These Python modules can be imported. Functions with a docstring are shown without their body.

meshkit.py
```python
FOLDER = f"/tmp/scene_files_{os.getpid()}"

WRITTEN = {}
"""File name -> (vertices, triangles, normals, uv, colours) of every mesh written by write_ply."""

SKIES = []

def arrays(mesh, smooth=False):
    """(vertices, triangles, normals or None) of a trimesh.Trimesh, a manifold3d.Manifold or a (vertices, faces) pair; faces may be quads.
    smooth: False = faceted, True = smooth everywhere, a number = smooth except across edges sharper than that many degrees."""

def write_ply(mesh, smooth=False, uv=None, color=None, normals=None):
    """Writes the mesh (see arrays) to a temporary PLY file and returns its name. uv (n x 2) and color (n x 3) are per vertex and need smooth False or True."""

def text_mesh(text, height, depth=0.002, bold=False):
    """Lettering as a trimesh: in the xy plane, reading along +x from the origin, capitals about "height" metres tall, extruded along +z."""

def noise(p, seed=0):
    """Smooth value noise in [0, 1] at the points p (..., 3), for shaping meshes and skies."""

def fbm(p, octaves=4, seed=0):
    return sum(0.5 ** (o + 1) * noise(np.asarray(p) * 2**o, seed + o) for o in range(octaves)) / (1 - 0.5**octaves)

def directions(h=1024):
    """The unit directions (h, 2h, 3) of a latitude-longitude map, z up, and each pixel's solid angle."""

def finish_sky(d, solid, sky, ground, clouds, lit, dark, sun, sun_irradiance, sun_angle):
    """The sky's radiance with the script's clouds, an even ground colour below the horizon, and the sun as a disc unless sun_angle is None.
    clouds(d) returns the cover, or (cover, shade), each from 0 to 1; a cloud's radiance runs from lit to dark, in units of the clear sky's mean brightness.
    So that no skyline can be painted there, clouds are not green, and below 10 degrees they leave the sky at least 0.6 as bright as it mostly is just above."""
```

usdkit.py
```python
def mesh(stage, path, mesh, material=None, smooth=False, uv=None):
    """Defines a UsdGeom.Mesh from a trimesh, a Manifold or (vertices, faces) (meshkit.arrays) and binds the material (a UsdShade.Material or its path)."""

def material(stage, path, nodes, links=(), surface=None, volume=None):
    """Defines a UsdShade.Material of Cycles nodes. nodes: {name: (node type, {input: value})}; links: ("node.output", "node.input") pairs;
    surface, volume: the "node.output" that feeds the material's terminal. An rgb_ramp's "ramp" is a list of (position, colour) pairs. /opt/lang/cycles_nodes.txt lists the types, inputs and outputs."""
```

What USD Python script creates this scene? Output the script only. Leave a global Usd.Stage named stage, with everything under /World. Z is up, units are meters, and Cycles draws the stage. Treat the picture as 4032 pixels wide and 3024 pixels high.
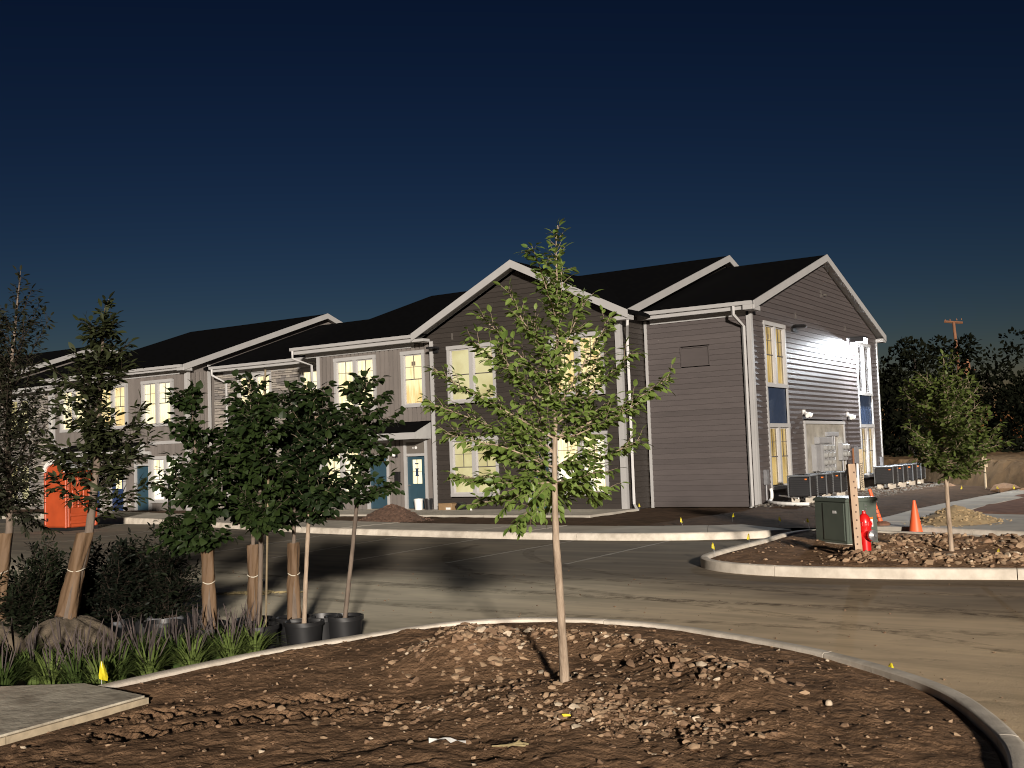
import math, random
import numpy as np, trimesh, usdkit, meshkit
from pxr import Usd, UsdGeom, UsdLux, UsdShade, Gf, Sdf
from shapely.geometry import Polygon, Point, LineString
from shapely import contains_xy
from scipy.spatial import Delaunay

stage = Usd.Stage.CreateInMemory()
UsdGeom.Xform.Define(stage, '/World')
PI = math.pi
DEBUG = False

# ---------------------------------------------------------------- camera, sky, key light, exposure
EYE = np.array([11.83, -31.374, 1.95]); YAW, PITCH, ROLL = -.5768, .0633, .0351
def set_camera():
    cy, sy, cp, sp, cr, sr = math.cos(YAW), math.sin(YAW), math.cos(PITCH), math.sin(PITCH), math.cos(ROLL), math.sin(ROLL)
    fw = np.array([sy * cp, cy * cp, sp]); r0 = np.array([cy, -sy, 0]); u0 = np.cross(r0, fw)
    right, up = cr * r0 - sr * u0, sr * r0 + cr * u0
    cam = UsdGeom.Camera.Define(stage, '/World/camera')
    m = Gf.Matrix4d(*right, 0, *up, 0, *(-fw), 0, *EYE, 1)
    cam.AddTransformOp().Set(m)
    cam.CreateHorizontalApertureAttr(36.0); cam.CreateVerticalApertureAttr(27.0)
    cam.CreateFocalLengthAttr(36 * 4322.4 / 4032)
    cam.CreateClippingRangeAttr(Gf.Vec2f(.05, 5000)); cam.CreateExposureAttr(0.28)
set_camera()
SUN = np.array([.64, -.77, 0.0]); SUN /= np.linalg.norm(SUN)      # direction towards the low lamp-like key light
SUN_ELEV = math.radians(10.6)
SUN_I, SKY_S = 1.25, .052
sky_mat = usdkit.material(stage, '/World/Looks/night_sky', {
    "sky": ("sky_texture", {"sky_type": "single_scattering", "sun_disc": False, "sun_elevation": SUN_ELEV, "sun_rotation": math.atan2(SUN[0], SUN[1]), "air_density": 1.0, "aerosol_density": 0.0, "ozone_density": 6.0}),
    "tint": ("mix_color", {"blend_type": "multiply", "fac": 1.0, "b": (.15, .157, .17), "use_clamp": False}),
    "gm": ("gamma", {"gamma": 2.2}), "grade": ("mix_color", {"blend_type": "multiply", "fac": 1.0, "b": (13.5, 2.65, .97), "use_clamp": False}), "bg": ("background_shader", {"strength": SKY_S})},
    [("sky.color", "tint.a"), ("tint.result", "gm.color"), ("gm.color", "grade.a"), ("grade.result", "bg.color")], surface="bg.background")
dome = UsdLux.DomeLight.Define(stage, '/World/sky')
UsdShade.MaterialBindingAPI.Apply(dome.GetPrim()).Bind(sky_mat)
dome.GetPrim().SetCustomDataByKey('kind', 'structure')
sun = UsdLux.DistantLight.Define(stage, '/World/key_light')
sun.CreateIntensityAttr(SUN_I); sun.CreateAngleAttr(2.5); sun.CreateNormalizeAttr(True); sun.CreateColorAttr(Gf.Vec3f(1.0, .90, .79))
def aim(prim, d):                                                 # local -z along d
    z = -np.asarray(d, float) / np.linalg.norm(d); x = np.cross([0, 0, 1], z); x /= np.linalg.norm(x); y = np.cross(z, x)
    prim.AddTransformOp().Set(Gf.Matrix4d(*x, 0, *y, 0, *z, 0, 0, 0, 0, 1))
aim(sun, -np.array([SUN[0] * math.cos(SUN_ELEV), SUN[1] * math.cos(SUN_ELEV), math.sin(SUN_ELEV)]))

# ---------------------------------------------------------------- materials
M = {}
def mat(name, color, rough=.7, var=.12, scale=3., bump=0., bscale=40., metal=0., spec=.5, stretch=None, trans=0., dark=None, coat=0., detail=4., vary=0., nrough=.6, bdist=.02):
    n = {"geo": ("texture_coordinate", {}), "p": ("principled_bsdf", {"roughness": rough, "metallic": metal, "specular_ior_level": spec}),
         "noise": ("noise_texture", {"scale": scale, "detail": detail, "roughness": nrough})}
    l = []
    c = np.array(color, float); c2 = np.array(dark, float) if dark is not None else c * (1 - 2 * var)
    n["ramp"] = ("rgb_ramp", {"ramp": [(.3, tuple(c2)), (.7, tuple(c * (1 + var * .5)))]})
    src = "geo.object"
    if stretch:
        n["map"] = ("mapping", {"scale": stretch}); l.append(("geo.object", "map.vector")); src = "map.vector"
    l += [(src, "noise.vector"), ("noise.fac", "ramp.fac"), ("ramp.color", "p.base_color")]
    if bump:
        n["bn"] = ("noise_texture", {"scale": bscale, "detail": 5., "roughness": .65}); n["bump"] = ("bump", {"strength": bump, "distance": bdist})
        l += [(src, "bn.vector"), ("bn.fac", "bump.height"), ("bump.normal", "p.normal")]
    if coat: n["p"][1]["coat_weight"] = coat
    if vary:
        n["oi"] = ("object_info", {}); n["mr"] = ("map_range", {"to_min": 1 - vary, "to_max": 1 + vary}); n["mv"] = ("mix_color", {"blend_type": "multiply", "fac": 1., "use_clamp": False})
        l.remove(("ramp.color", "p.base_color")); l += [("oi.random", "mr.value"), ("ramp.color", "mv.a"), ("mr.result", "mv.b"), ("mv.result", "p.base_color")]
    out = "p.BSDF"
    if trans:
        n["tr"] = ("translucent_bsdf", {}); n["mx"] = ("mix_closure", {"fac": trans})
        l += [("ramp.color", "tr.color"), ("p.BSDF", "mx.closure1"), ("tr.BSDF", "mx.closure2")]; out = "mx.closure"
    M[name] = usdkit.material(stage, '/World/Looks/' + name, n, l, surface=out)
def leafmat(name, a, b, rough=.5, trans=.25):
    M[name] = usdkit.material(stage, '/World/Looks/' + name, {
        "geo": ("geometry", {}), "ramp": ("rgb_ramp", {"ramp": [(0., a), (1., b)]}), "p": ("principled_bsdf", {"roughness": rough, "specular_ior_level": .35 if rough < .85 else .02}),
        "oi": ("object_info", {}), "ad": ("math", {"math_type": "add"}), "fr": ("math", {"math_type": "fraction"}),
        "tr": ("translucent_bsdf", {}), "mx": ("mix_closure", {"fac": trans})},
        [("geo.random_per_island", "ad.value1"), ("oi.random", "ad.value2"), ("ad.value", "fr.value1"), ("fr.value", "ramp.fac"), ("ramp.color", "p.base_color"), ("ramp.color", "tr.color"), ("p.BSDF", "mx.closure1"), ("tr.BSDF", "mx.closure2")], surface="mx.closure")
def litmat(name, a, b, strength, streak=(9, 9, 1.2)):              # a lit room behind a blind or paper: uneven, streaked light
    M[name] = usdkit.material(stage, '/World/Looks/' + name, {
        "geo": ("geometry", {}), "map": ("mapping", {"scale": streak}), "n": ("noise_texture", {"scale": 1.3, "detail": 3., "roughness": .55}),
        "n2": ("noise_texture", {"scale": .7, "detail": 2.}), "ad": ("math", {"math_type": "add"}), "hf": ("math", {"math_type": "multiply", "value2": .5}),
        "ramp": ("rgb_ramp", {"ramp": [(.40, a), (.56, b)]}), "e": ("emission", {"strength": strength})},
        [("geo.position", "map.vector"), ("map.vector", "n.vector"), ("geo.position", "n2.vector"), ("n.fac", "ad.value1"), ("n2.fac", "ad.value2"), ("ad.value", "hf.value1"), ("hf.value", "ramp.fac"), ("ramp.color", "e.color")], surface="e.emission")

mat('white_trim', (.36, .355, .35), .5, .04, 2.)
mat('white_plastic', (.75, .74, .71), .4, .03)
mat('soffit_grey', (.38, .38, .37), .6, .05)
mat('dark_siding', (.034, .028, .024), .55, .08, 1.5, .15, 30., stretch=(1, 1, 6), vary=.09)
mat('taupe_siding', (.080, .068, .066), .55, .06, 1.5, .12, 30., stretch=(1, 1, 6), vary=.09)
mat('board_siding', (.16, .142, .13), .6, .06, 1.5, .1, 30., stretch=(6, 6, 1), vary=.09)
for i, c in enumerate([(.22, .20, .18), (.28, .25, .22), (.17, .155, .145), (.33, .30, .26)]):
    mat('ledge_stone_%s' % 'abcd'[i], c, .85, .15, 8., .5, 30.)
mat('mortar', (.12, .11, .1), .9)
mat('roof_shingle', (.004, .004, .0045), .95, .25, 6., .4, 60., spec=.03)
mat('navy_panel', (.022, .036, .07), .45, .05)
mat('navy_door', (.02, .04, .11), .4, .05)
mat('teal_door', (.025, .06, .085), .45, .05)
mat('muntin_dark', (.10, .09, .08), .5, .05)
mat('sash_white', (.42, .41, .41), .5, .04)
mat('transom_panel', (.13, .115, .10), .6, .05)
mat('black_metal', (.012, .012, .013), .4, .1)
mat('grey_metal', (.22, .22, .23), .45, .1, 8., .1, 60., .3)
mat('steel', (.45, .45, .46), .35, .06, 5., metal=.8)
mat('meter_board', (.30, .28, .24), .75, .2, 2.5, .1, 20.)
mat('meter_grey', (.27, .27, .275), .5, .06)
mat('meter_face', (.28, .28, .27), .25, .05)
mat('label_white', (.7, .7, .68), .5, .04)
mat('label_orange', (.75, .18, .03), .5, .04)
mat('concrete', (.42, .385, .325), .85, .16, 1.2, .2, 35., dark=(.30, .275, .235))
mat('kerb_concrete', (.66, .60, .51), .8, .2, 3., .25, 40., dark=(.44, .39, .32))
mat('slab_concrete', (.62, .57, .46), .85, .15, 4., .6, 9., dark=(.30, .26, .20), detail=8.)
mat('paint_line', (.42, .40, .36), .7, .2, 6., dark=(.22, .2, .17))
mat('bark_light', (.42, .33, .245), .85, .25, 14., .7, 30., stretch=(1, 1, .22), dark=(.17, .12, .08), detail=7., nrough=.7)
mat('bark_dark', (.17, .13, .10), .9, .25, 14., .5, 40., stretch=(1, 1, .25))
mat('paper_wrap', (.15, .092, .048), .75, .12, 5., .6, 14., stretch=(1, 1, .3), dark=(.095, .055, .028))
mat('twine', (.55, .5, .4), .8)
mat('burlap', (.14, .11, .075), .95, .25, 10., .9, 60.)
mat('pot_black', (.014, .014, .015), .45, .15)
mat('pot_grey', (.16, .165, .18), .5, .1)
mat('bamboo', (.22, .17, .10), .7, .15, 10.)
mat('orange_plastic', (.72, .13, .035), .5, .08, 3.)
mat('cone_orange', (.85, .13, .04), .5, .06, 4.)
mat('toilet_orange', (.42, .066, .018), .5, .1, 2., .06, 10.)
mat('toilet_roof', (.34, .35, .35), .5, .08)
mat('hydrant_red', (.62, .012, .012), .32, .06, 5., coat=.3)
mat('transformer_green', (.085, .105, .085), .45, .06, 2.)
mat('ac_case', (.03, .03, .032), .45, .1)
mat('ac_top', (.12, .125, .13), .4, .1)
mat('post_wood', (.44, .32, .225), .8, .14, 9., .25, 30., stretch=(1, 1, .12), dark=(.33, .23, .15))
mat('knot_dark', (.1, .06, .04), .8)
mat('lath_wood', (.5, .41, .28), .8, .15, 12.)
mat('pole_wood', (.22, .095, .045), .85, .2, 8., .2, 30., stretch=(1, 1, .15))
mat('flag_yellow', (.80, .68, .03), .5, .06, 9., trans=.2)
mat('letter_black', (.02, .02, .02), .6)
mat('cardboard', (.25, .16, .08), .8, .1)
mat('sand', (.38, .28, .155), .95, .15, 8., .5, 60.)
mat('mulch', (.13, .075, .05), .95, .3, 12., .6, 50.)
mat('gravel', (.17, .15, .125), .95, .3, 20., .9, 40.)
mat('soil', (.31, .19, .11), .95, .3, 3.2, 1., 17., dark=(.09, .053, .031), spec=.1, detail=9., nrough=.74, bdist=.07)
mat('soil_red', (.20, .105, .07), .95, .2, 3.5, .8, 22., dark=(.12, .062, .042), spec=.15)
mat('soil_dark', (.11, .07, .045), .95, .3, 2.5, 1., 14., dark=(.045, .03, .02), spec=.1, detail=8., nrough=.72, bdist=.06)
mat('bank_soil', (.125, .08, .042), .95, .25, 2., 1., 10., dark=(.07, .045, .025), spec=.1)
mat('rock_tan', (.36, .245, .15), .9, .12, 14., .3, 60.)
mat('rock_pale', (.55, .45, .33), .9, .12, 14., .3, 60.)
mat('rock_brown', (.26, .162, .096), .9, .15, 14., .4, 60.)
mat('far_ground', (.06, .05, .035), .95, .3, .3)
mat('litter_white', (.7, .7, .68), .6, .03)
mat('straw', (.36, .29, .15), .8, .15, 20.)
mat('far_bark', (.03, .024, .02), .95, spec=.05)
mat('twig_dark', (.045, .034, .026), .9, spec=.1)
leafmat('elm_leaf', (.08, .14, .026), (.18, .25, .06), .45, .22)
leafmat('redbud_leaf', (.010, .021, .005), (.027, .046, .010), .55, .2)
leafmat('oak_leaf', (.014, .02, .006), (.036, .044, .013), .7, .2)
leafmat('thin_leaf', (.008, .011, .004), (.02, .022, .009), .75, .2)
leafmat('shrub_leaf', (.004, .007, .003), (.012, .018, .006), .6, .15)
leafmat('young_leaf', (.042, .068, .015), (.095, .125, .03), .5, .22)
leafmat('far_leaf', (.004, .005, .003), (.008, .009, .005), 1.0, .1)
leafmat('grass_blade', (.04, .07, .018), (.15, .20, .055), .5, .2)
leafmat('grass_plume', (.05, .04, .038), (.10, .078, .072), .8, .1)
litmat('lit_bright', (.95, .73, .36), (1.0, .92, .60), 1.22)
litmat('lit_warm', (.80, .55, .22), (1.0, .84, .46), 1.1)
litmat('lit_white', (.95, .74, .36), (1.0, .95, .74), 1.35)
litmat('lit_dim', (.50, .42, .19), (.68, .61, .33), 1.0, (.8, .8, .9))
litmat('lit_amber', (.34, .22, .06), (.72, .50, .18), .9, (14, 14, .7))
litmat('lit_shade', (.05, .012, .01), (.16, .13, .12), .5, (14, 14, .7))
M['lamp_lens'] = usdkit.material(stage, '/World/Looks/lamp_lens', {"e": ("emission", {"color": (.86, .92, 1.0), "strength": 260.})}, surface="e.emission")
M['front_lens'] = usdkit.material(stage, '/World/Looks/front_lens', {'e': ('emission', {'color': (.86, .92, 1.0), 'strength': 9.})}, surface='e.emission')
M['pane'] = usdkit.material(stage, '/World/Looks/pane', {"t": ("transparent_bsdf", {}), "g": ("glossy_bsdf", {"roughness": .02, "color": (.9, .9, .9)}), "f": ("fresnel", {"IOR": 1.45}), "m": ("mix_closure", {})},
                            [("f.fac", "m.fac"), ("t.BSDF", "m.closure1"), ("g.BSDF", "m.closure2")], surface="m.closure")
# dusty asphalt: tan dust in long streaks; lamp-light pools painted in too, lanes and road paler, bays darker
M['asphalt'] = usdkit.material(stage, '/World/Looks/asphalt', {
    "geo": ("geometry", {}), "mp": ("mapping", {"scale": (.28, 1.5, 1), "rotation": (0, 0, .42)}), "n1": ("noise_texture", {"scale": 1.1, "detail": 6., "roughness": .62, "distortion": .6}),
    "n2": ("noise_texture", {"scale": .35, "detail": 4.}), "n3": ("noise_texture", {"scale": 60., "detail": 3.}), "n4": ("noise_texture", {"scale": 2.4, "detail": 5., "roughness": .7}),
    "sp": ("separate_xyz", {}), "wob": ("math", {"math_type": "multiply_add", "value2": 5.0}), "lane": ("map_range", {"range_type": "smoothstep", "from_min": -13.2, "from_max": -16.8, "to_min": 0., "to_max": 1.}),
    "rx": ("map_range", {"range_type": "smoothstep", "from_min": 2.0, "from_max": 8.5}), "mn": ("mix_color", {"a": (1.12, 1.12, 1.06), "b": (1.12, .95, .76), "use_clamp": False}),  # tint across x; left end lifted to paint its light pool brighter
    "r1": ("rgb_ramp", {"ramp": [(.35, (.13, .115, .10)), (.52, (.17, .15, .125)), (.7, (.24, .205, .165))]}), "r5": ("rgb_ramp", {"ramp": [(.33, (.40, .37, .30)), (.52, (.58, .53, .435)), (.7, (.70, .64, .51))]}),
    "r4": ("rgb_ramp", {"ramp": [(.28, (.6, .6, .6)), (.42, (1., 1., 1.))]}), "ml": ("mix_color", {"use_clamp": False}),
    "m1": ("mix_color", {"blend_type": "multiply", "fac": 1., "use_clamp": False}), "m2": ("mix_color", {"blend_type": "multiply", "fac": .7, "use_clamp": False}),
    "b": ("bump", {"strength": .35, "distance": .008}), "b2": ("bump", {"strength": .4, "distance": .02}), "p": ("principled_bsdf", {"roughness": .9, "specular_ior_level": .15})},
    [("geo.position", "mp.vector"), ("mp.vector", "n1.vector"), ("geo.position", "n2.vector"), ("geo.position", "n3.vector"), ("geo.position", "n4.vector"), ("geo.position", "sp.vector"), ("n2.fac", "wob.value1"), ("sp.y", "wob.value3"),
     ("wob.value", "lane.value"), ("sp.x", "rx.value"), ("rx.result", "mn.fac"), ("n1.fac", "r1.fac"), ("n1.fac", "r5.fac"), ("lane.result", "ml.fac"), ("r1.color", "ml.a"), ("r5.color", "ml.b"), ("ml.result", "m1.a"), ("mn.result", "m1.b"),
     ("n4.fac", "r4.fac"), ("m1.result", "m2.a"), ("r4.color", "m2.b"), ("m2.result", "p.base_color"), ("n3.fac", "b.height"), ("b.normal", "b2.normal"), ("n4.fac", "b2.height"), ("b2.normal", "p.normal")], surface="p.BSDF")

# ---------------------------------------------------------------- helpers
class MB:
    """collects shapes for one mesh"""
    def __init__(s): s.v, s.f, s.n = [], [], 0
    def add(s, v, f):
        v = np.asarray(v, float).reshape(-1, 3); f = np.asarray(f, int)
        if f.shape[1] == 4: f = np.vstack([f[:, [0, 1, 2]], f[:, [0, 2, 3]]])
        s.v.append(v); s.f.append(f + s.n); s.n += len(v); return s
    def tm(s, m): return s.add(m.vertices, m.faces)
    def box(s, x0, x1, y0, y1, z0, z1):
        v = [(x, y, z) for z in (z0, z1) for y in (y0, y1) for x in (x0, x1)]
        return s.add(v, [(0, 2, 3, 1), (4, 5, 7, 6), (0, 1, 5, 4), (2, 6, 7, 3), (0, 4, 6, 2), (1, 3, 7, 5)])
    def rbox(s, x0, x1, y0, y1, z0, z1, r=.01):                     # box with chamfered edges
        import manifold3d as mf
        pts = []
        for sx in (0, 1):
            for sy in (0, 1):
                for sz in (0, 1):
                    c = np.array([(x0, x1)[sx], (y0, y1)[sy], (z0, z1)[sz]]); d = np.array([1 - 2 * sx, 1 - 2 * sy, 1 - 2 * sz]) * r
                    for k in range(3):
                        q = c + d; q[k] -= d[k]; pts.append(q)
        h = trimesh.convex.convex_hull(np.array(pts)); return s.tm(h)
    def prism(s, poly, axis, a, b):
        """convex or simple 2-D polygon extruded along axis from a to b; poly in the two other axes, in order"""
        p = np.asarray(poly, float); n = len(p)
        def lift(t):
            o = np.zeros((n, 3)); k = [i for i in range(3) if i != axis]; o[:, k[0]], o[:, k[1]] = p[:, 0], p[:, 1]; o[:, axis] = t; return o
        if n == 4 or n == 3: tri = [(0, i, i + 1) for i in range(1, n - 1)]
        else:
            vv, ff = trimesh.creation.triangulate_polygon(Polygon(p), engine='earcut')
            idx = [int(np.argmin(((p - q) ** 2).sum(1))) for q in vv]; tri = [tuple(idx[i] for i in t) for t in ff]
        f = [t for t in tri] + [(t[0] + n, t[2] + n, t[1] + n) for t in tri]
        for i in range(n):
            j = (i + 1) % n; f += [(i, i + n, j + n), (i, j + n, j)]
        m = trimesh.Trimesh(np.vstack([lift(a), lift(b)]), f, process=False); trimesh.repair.fix_normals(m); return s.tm(m)
    def tube(s, pts, rad, sides=7, cap=True):
        pts = np.asarray(pts, float); n = len(pts); rad = np.full(n, rad) if np.ndim(rad) == 0 else np.asarray(rad, float)
        t = np.gradient(pts, axis=0); t /= np.linalg.norm(t, axis=1, keepdims=True) + 1e-12
        ref = np.array([0, 0, 1.]) if abs(t[0][2]) < .9 else np.array([1., 0, 0])
        V = []
        u = np.cross(t[0], ref); u /= np.linalg.norm(u)
        for i in range(n):
            u = u - t[i] * (u @ t[i]); u /= np.linalg.norm(u); w = np.cross(t[i], u)
            a = np.arange(sides) / sides * 2 * PI
            V.append(pts[i] + rad[i] * (np.cos(a)[:, None] * u + np.sin(a)[:, None] * w))
        V = np.vstack(V); f = []
        for i in range(n - 1):
            for k in range(sides):
                a, b = i * sides + k, i * sides + (k + 1) % sides; f.append((a, b, b + sides, a + sides))
        s.add(V, f)
        if cap:
            s.add(np.vstack([V[:sides], pts[:1]]), [(k, sides, (k + 1) % sides) for k in range(sides)][:])
            s.add(np.vstack([V[-sides:], pts[-1:]]), [((k + 1) % sides, sides, k) for k in range(sides)])
        return s
    def lathe(s, prof, c=(0, 0, 0), sides=20):
        m = trimesh.creation.revolve(np.asarray(prof, float), sections=sides); m.apply_translation(c); return s.tm(m)
    def get(s): return np.vstack(s.v), np.vstack(s.f)

USED = {}
def numbered(path):
    k = USED.get(path, -1) + 1; USED[path] = k
    return path if k == 0 else '%s_%03d' % (path, k)
LOC = {}
def obj(name, mb, m, parent=None, smooth=False, label=None, kind=None, ref=True):
    """one Mesh prim under parent (a path) or /World; vertices are given in world space (or local when the thing was made at the origin)"""
    p = numbered((parent or '/World') + '/' + name)
    v, f = mb.get() if isinstance(mb, MB) else meshkit.arrays(mb)[:2]
    off = LOC.get('/'.join((parent or '/World').split('/')[:3]))
    if off is not None: v = v - off
    g = usdkit.mesh(stage, p, (v, f), M[m] if isinstance(m, str) else m, smooth)
    if label: g.GetPrim().SetCustomDataByKey('label', label)
    if kind: g.GetPrim().SetCustomDataByKey('kind', kind)
    return p
def tag(path, label, cat, group=None, kind=None):
    o = stage.GetPrimAtPath(path); o.SetCustomDataByKey('label', label); o.SetCustomDataByKey('category', cat)
    if group: o.SetCustomDataByKey('group', group)
    if kind: o.SetCustomDataByKey('kind', kind)
    return path
def thing(name, label, cat, loc=(0, 0, 0), rotz=0., group=None, local=False, kind=None):
    p = numbered('/World/' + name); x = UsdGeom.Xform.Define(stage, p); x.AddTranslateOp().Set(Gf.Vec3d(*map(float, loc)))
    if rotz: x.AddRotateZOp().Set(math.degrees(rotz))
    if not local and not rotz: LOC[p] = np.array(loc, float)
    return tag(p, label, cat, group, kind)
def copy_of(src, name, label, cat, loc, rotz=0., group=None, scale=None):
    p = numbered('/World/' + name); x = UsdGeom.Xform.Define(stage, p)
    pr = x.GetPrim(); pr.GetReferences().AddInternalReference(src); pr.SetInstanceable(True)
    x.ClearXformOpOrder(); x.AddTranslateOp().Set(Gf.Vec3d(*map(float, loc))); x.AddRotateZOp().Set(math.degrees(rotz))
    if scale: x.AddScaleOp().Set(Gf.Vec3f(*scale))
    return tag(p, label, cat, group)
def struct(name, mb, m, smooth=False):
    p = obj(name, mb, m, None, smooth); stage.GetPrimAtPath(p).SetCustomDataByKey('kind', 'structure'); return p
def group_struct(name):
    p = numbered('/World/' + name); UsdGeom.Xform.Define(stage, p).GetPrim().SetCustomDataByKey('kind', 'structure'); return p

def sweep(prof, path, closed_caps=True):
    """profile [(offset to the left of travel, z)] along an xy path -> MB"""
    path = np.asarray(path, float); t = np.gradient(path, axis=0); t /= np.linalg.norm(t, axis=1, keepdims=True); nrm = np.stack([-t[:, 1], t[:, 0]], 1)
    k = len(prof); V = np.array([[(*(p + n * o), z) for o, z in prof] for p, n in zip(path, nrm)]).reshape(-1, 3)
    F = []
    for i in range(len(path) - 1):
        for j in range(k - 1): a = i * k + j; F.append((a, a + 1, a + k + 1, a + k))
    mb = MB().add(V, F)
    c = [(0, j, j + 1) for j in range(1, k - 1)]
    mb.add(V[:k], c); mb.add(V[-k:], [(a, c_, b) for a, b, c_ in c]); return mb
def resample(pts, step):
    l = LineString(pts); n = max(2, int(round(l.length / step)) + 1); return np.array([l.interpolate(d).coords[0] for d in np.linspace(0, l.length, n)])
def smooth_path(pts, step=.12):
    from scipy.interpolate import CubicSpline
    p = np.asarray(pts, float); d = np.r_[0, np.cumsum(np.linalg.norm(np.diff(p, axis=0), axis=1))]
    s = CubicSpline(d, p); return resample(s(np.linspace(0, d[-1], 20 * len(p))), step)
KERB = [(.0, -.1), (.0, .02), (.03, .115), (.055, .145), (.085, .155), (.16, .155), (.178, .14), (.178, -.1)]
def kerb(name, path, seg=3.0, prof=KERB):
    """a row of cast kerb lengths with open joints along the path (the road lies to the right of travel)"""
    g = group_struct(name); path = np.asarray(path); n = len(path); d = np.r_[0, np.cumsum(np.linalg.norm(np.diff(path, axis=0), axis=1))]
    cuts = np.arange(0, d[-1] + .01, seg); cuts[-1] = d[-1]
    for a, b in zip(cuts[:-1], cuts[1:]):
        k = max(3, int((b - a) / .12)); s = np.linspace(a + .006, b - .006, k)
        obj('kerb_length', sweep(prof, np.stack([np.interp(s, d, path[:, 0]), np.interp(s, d, path[:, 1])], 1)), 'kerb_concrete', g, 40)
    return g
def surface(poly, height, step, edge_step=None, jitter=.35, seed=1):
    """triangulated ground patch inside a shapely polygon; height(xy) -> z"""
    rng = np.random.default_rng(seed); x0, y0, x1, y1 = poly.bounds
    gx, gy = np.meshgrid(np.arange(x0, x1, step), np.arange(y0, y1, step)); g = np.stack([gx.ravel(), gy.ravel()], 1) + rng.uniform(-jitter, jitter, (gx.size, 2)) * step
    g = g[contains_xy(poly.buffer(-step * .4), g[:, 0], g[:, 1])]
    b = resample(list(poly.exterior.coords), edge_step or step)[:-1]
    P = np.vstack([b, g]); t = Delaunay(P).simplices; c = P[t].mean(1); t = t[contains_xy(poly, c[:, 0], c[:, 1])]
    a = P[t[:, 1]] - P[t[:, 0]]; bb = P[t[:, 2]] - P[t[:, 0]]; cr = a[:, 0] * bb[:, 1] - a[:, 1] * bb[:, 0]
    t = np.where((cr < 0)[:, None], t[:, [0, 2, 1]], t)
    return MB().add(np.c_[P, height(P)], t)
def dist_to(poly, P):
    from shapely import distance, points
    return distance(points(P), poly.exterior)
def fb(P, s, o=4, seed=0): return meshkit.fbm(np.c_[P * s, np.full(len(P), seed * 3.7)], o, seed) - .5

# ---------------------------------------------------------------- ground, lot, walks
struct('ground', MB().add([(-400, -300, -.12), (400, -300, -.12), (400, 500, -.12), (-400, 500, -.12)], [(0, 1, 2, 3)]), 'far_ground')
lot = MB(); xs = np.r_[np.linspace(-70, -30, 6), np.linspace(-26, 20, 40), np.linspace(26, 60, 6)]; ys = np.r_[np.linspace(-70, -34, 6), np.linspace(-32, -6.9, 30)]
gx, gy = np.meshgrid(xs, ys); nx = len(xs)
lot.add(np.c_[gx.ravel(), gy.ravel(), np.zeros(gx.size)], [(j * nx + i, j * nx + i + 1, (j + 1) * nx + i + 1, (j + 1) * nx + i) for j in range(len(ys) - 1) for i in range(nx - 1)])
struct('parking_lot', lot, 'asphalt')
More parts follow.
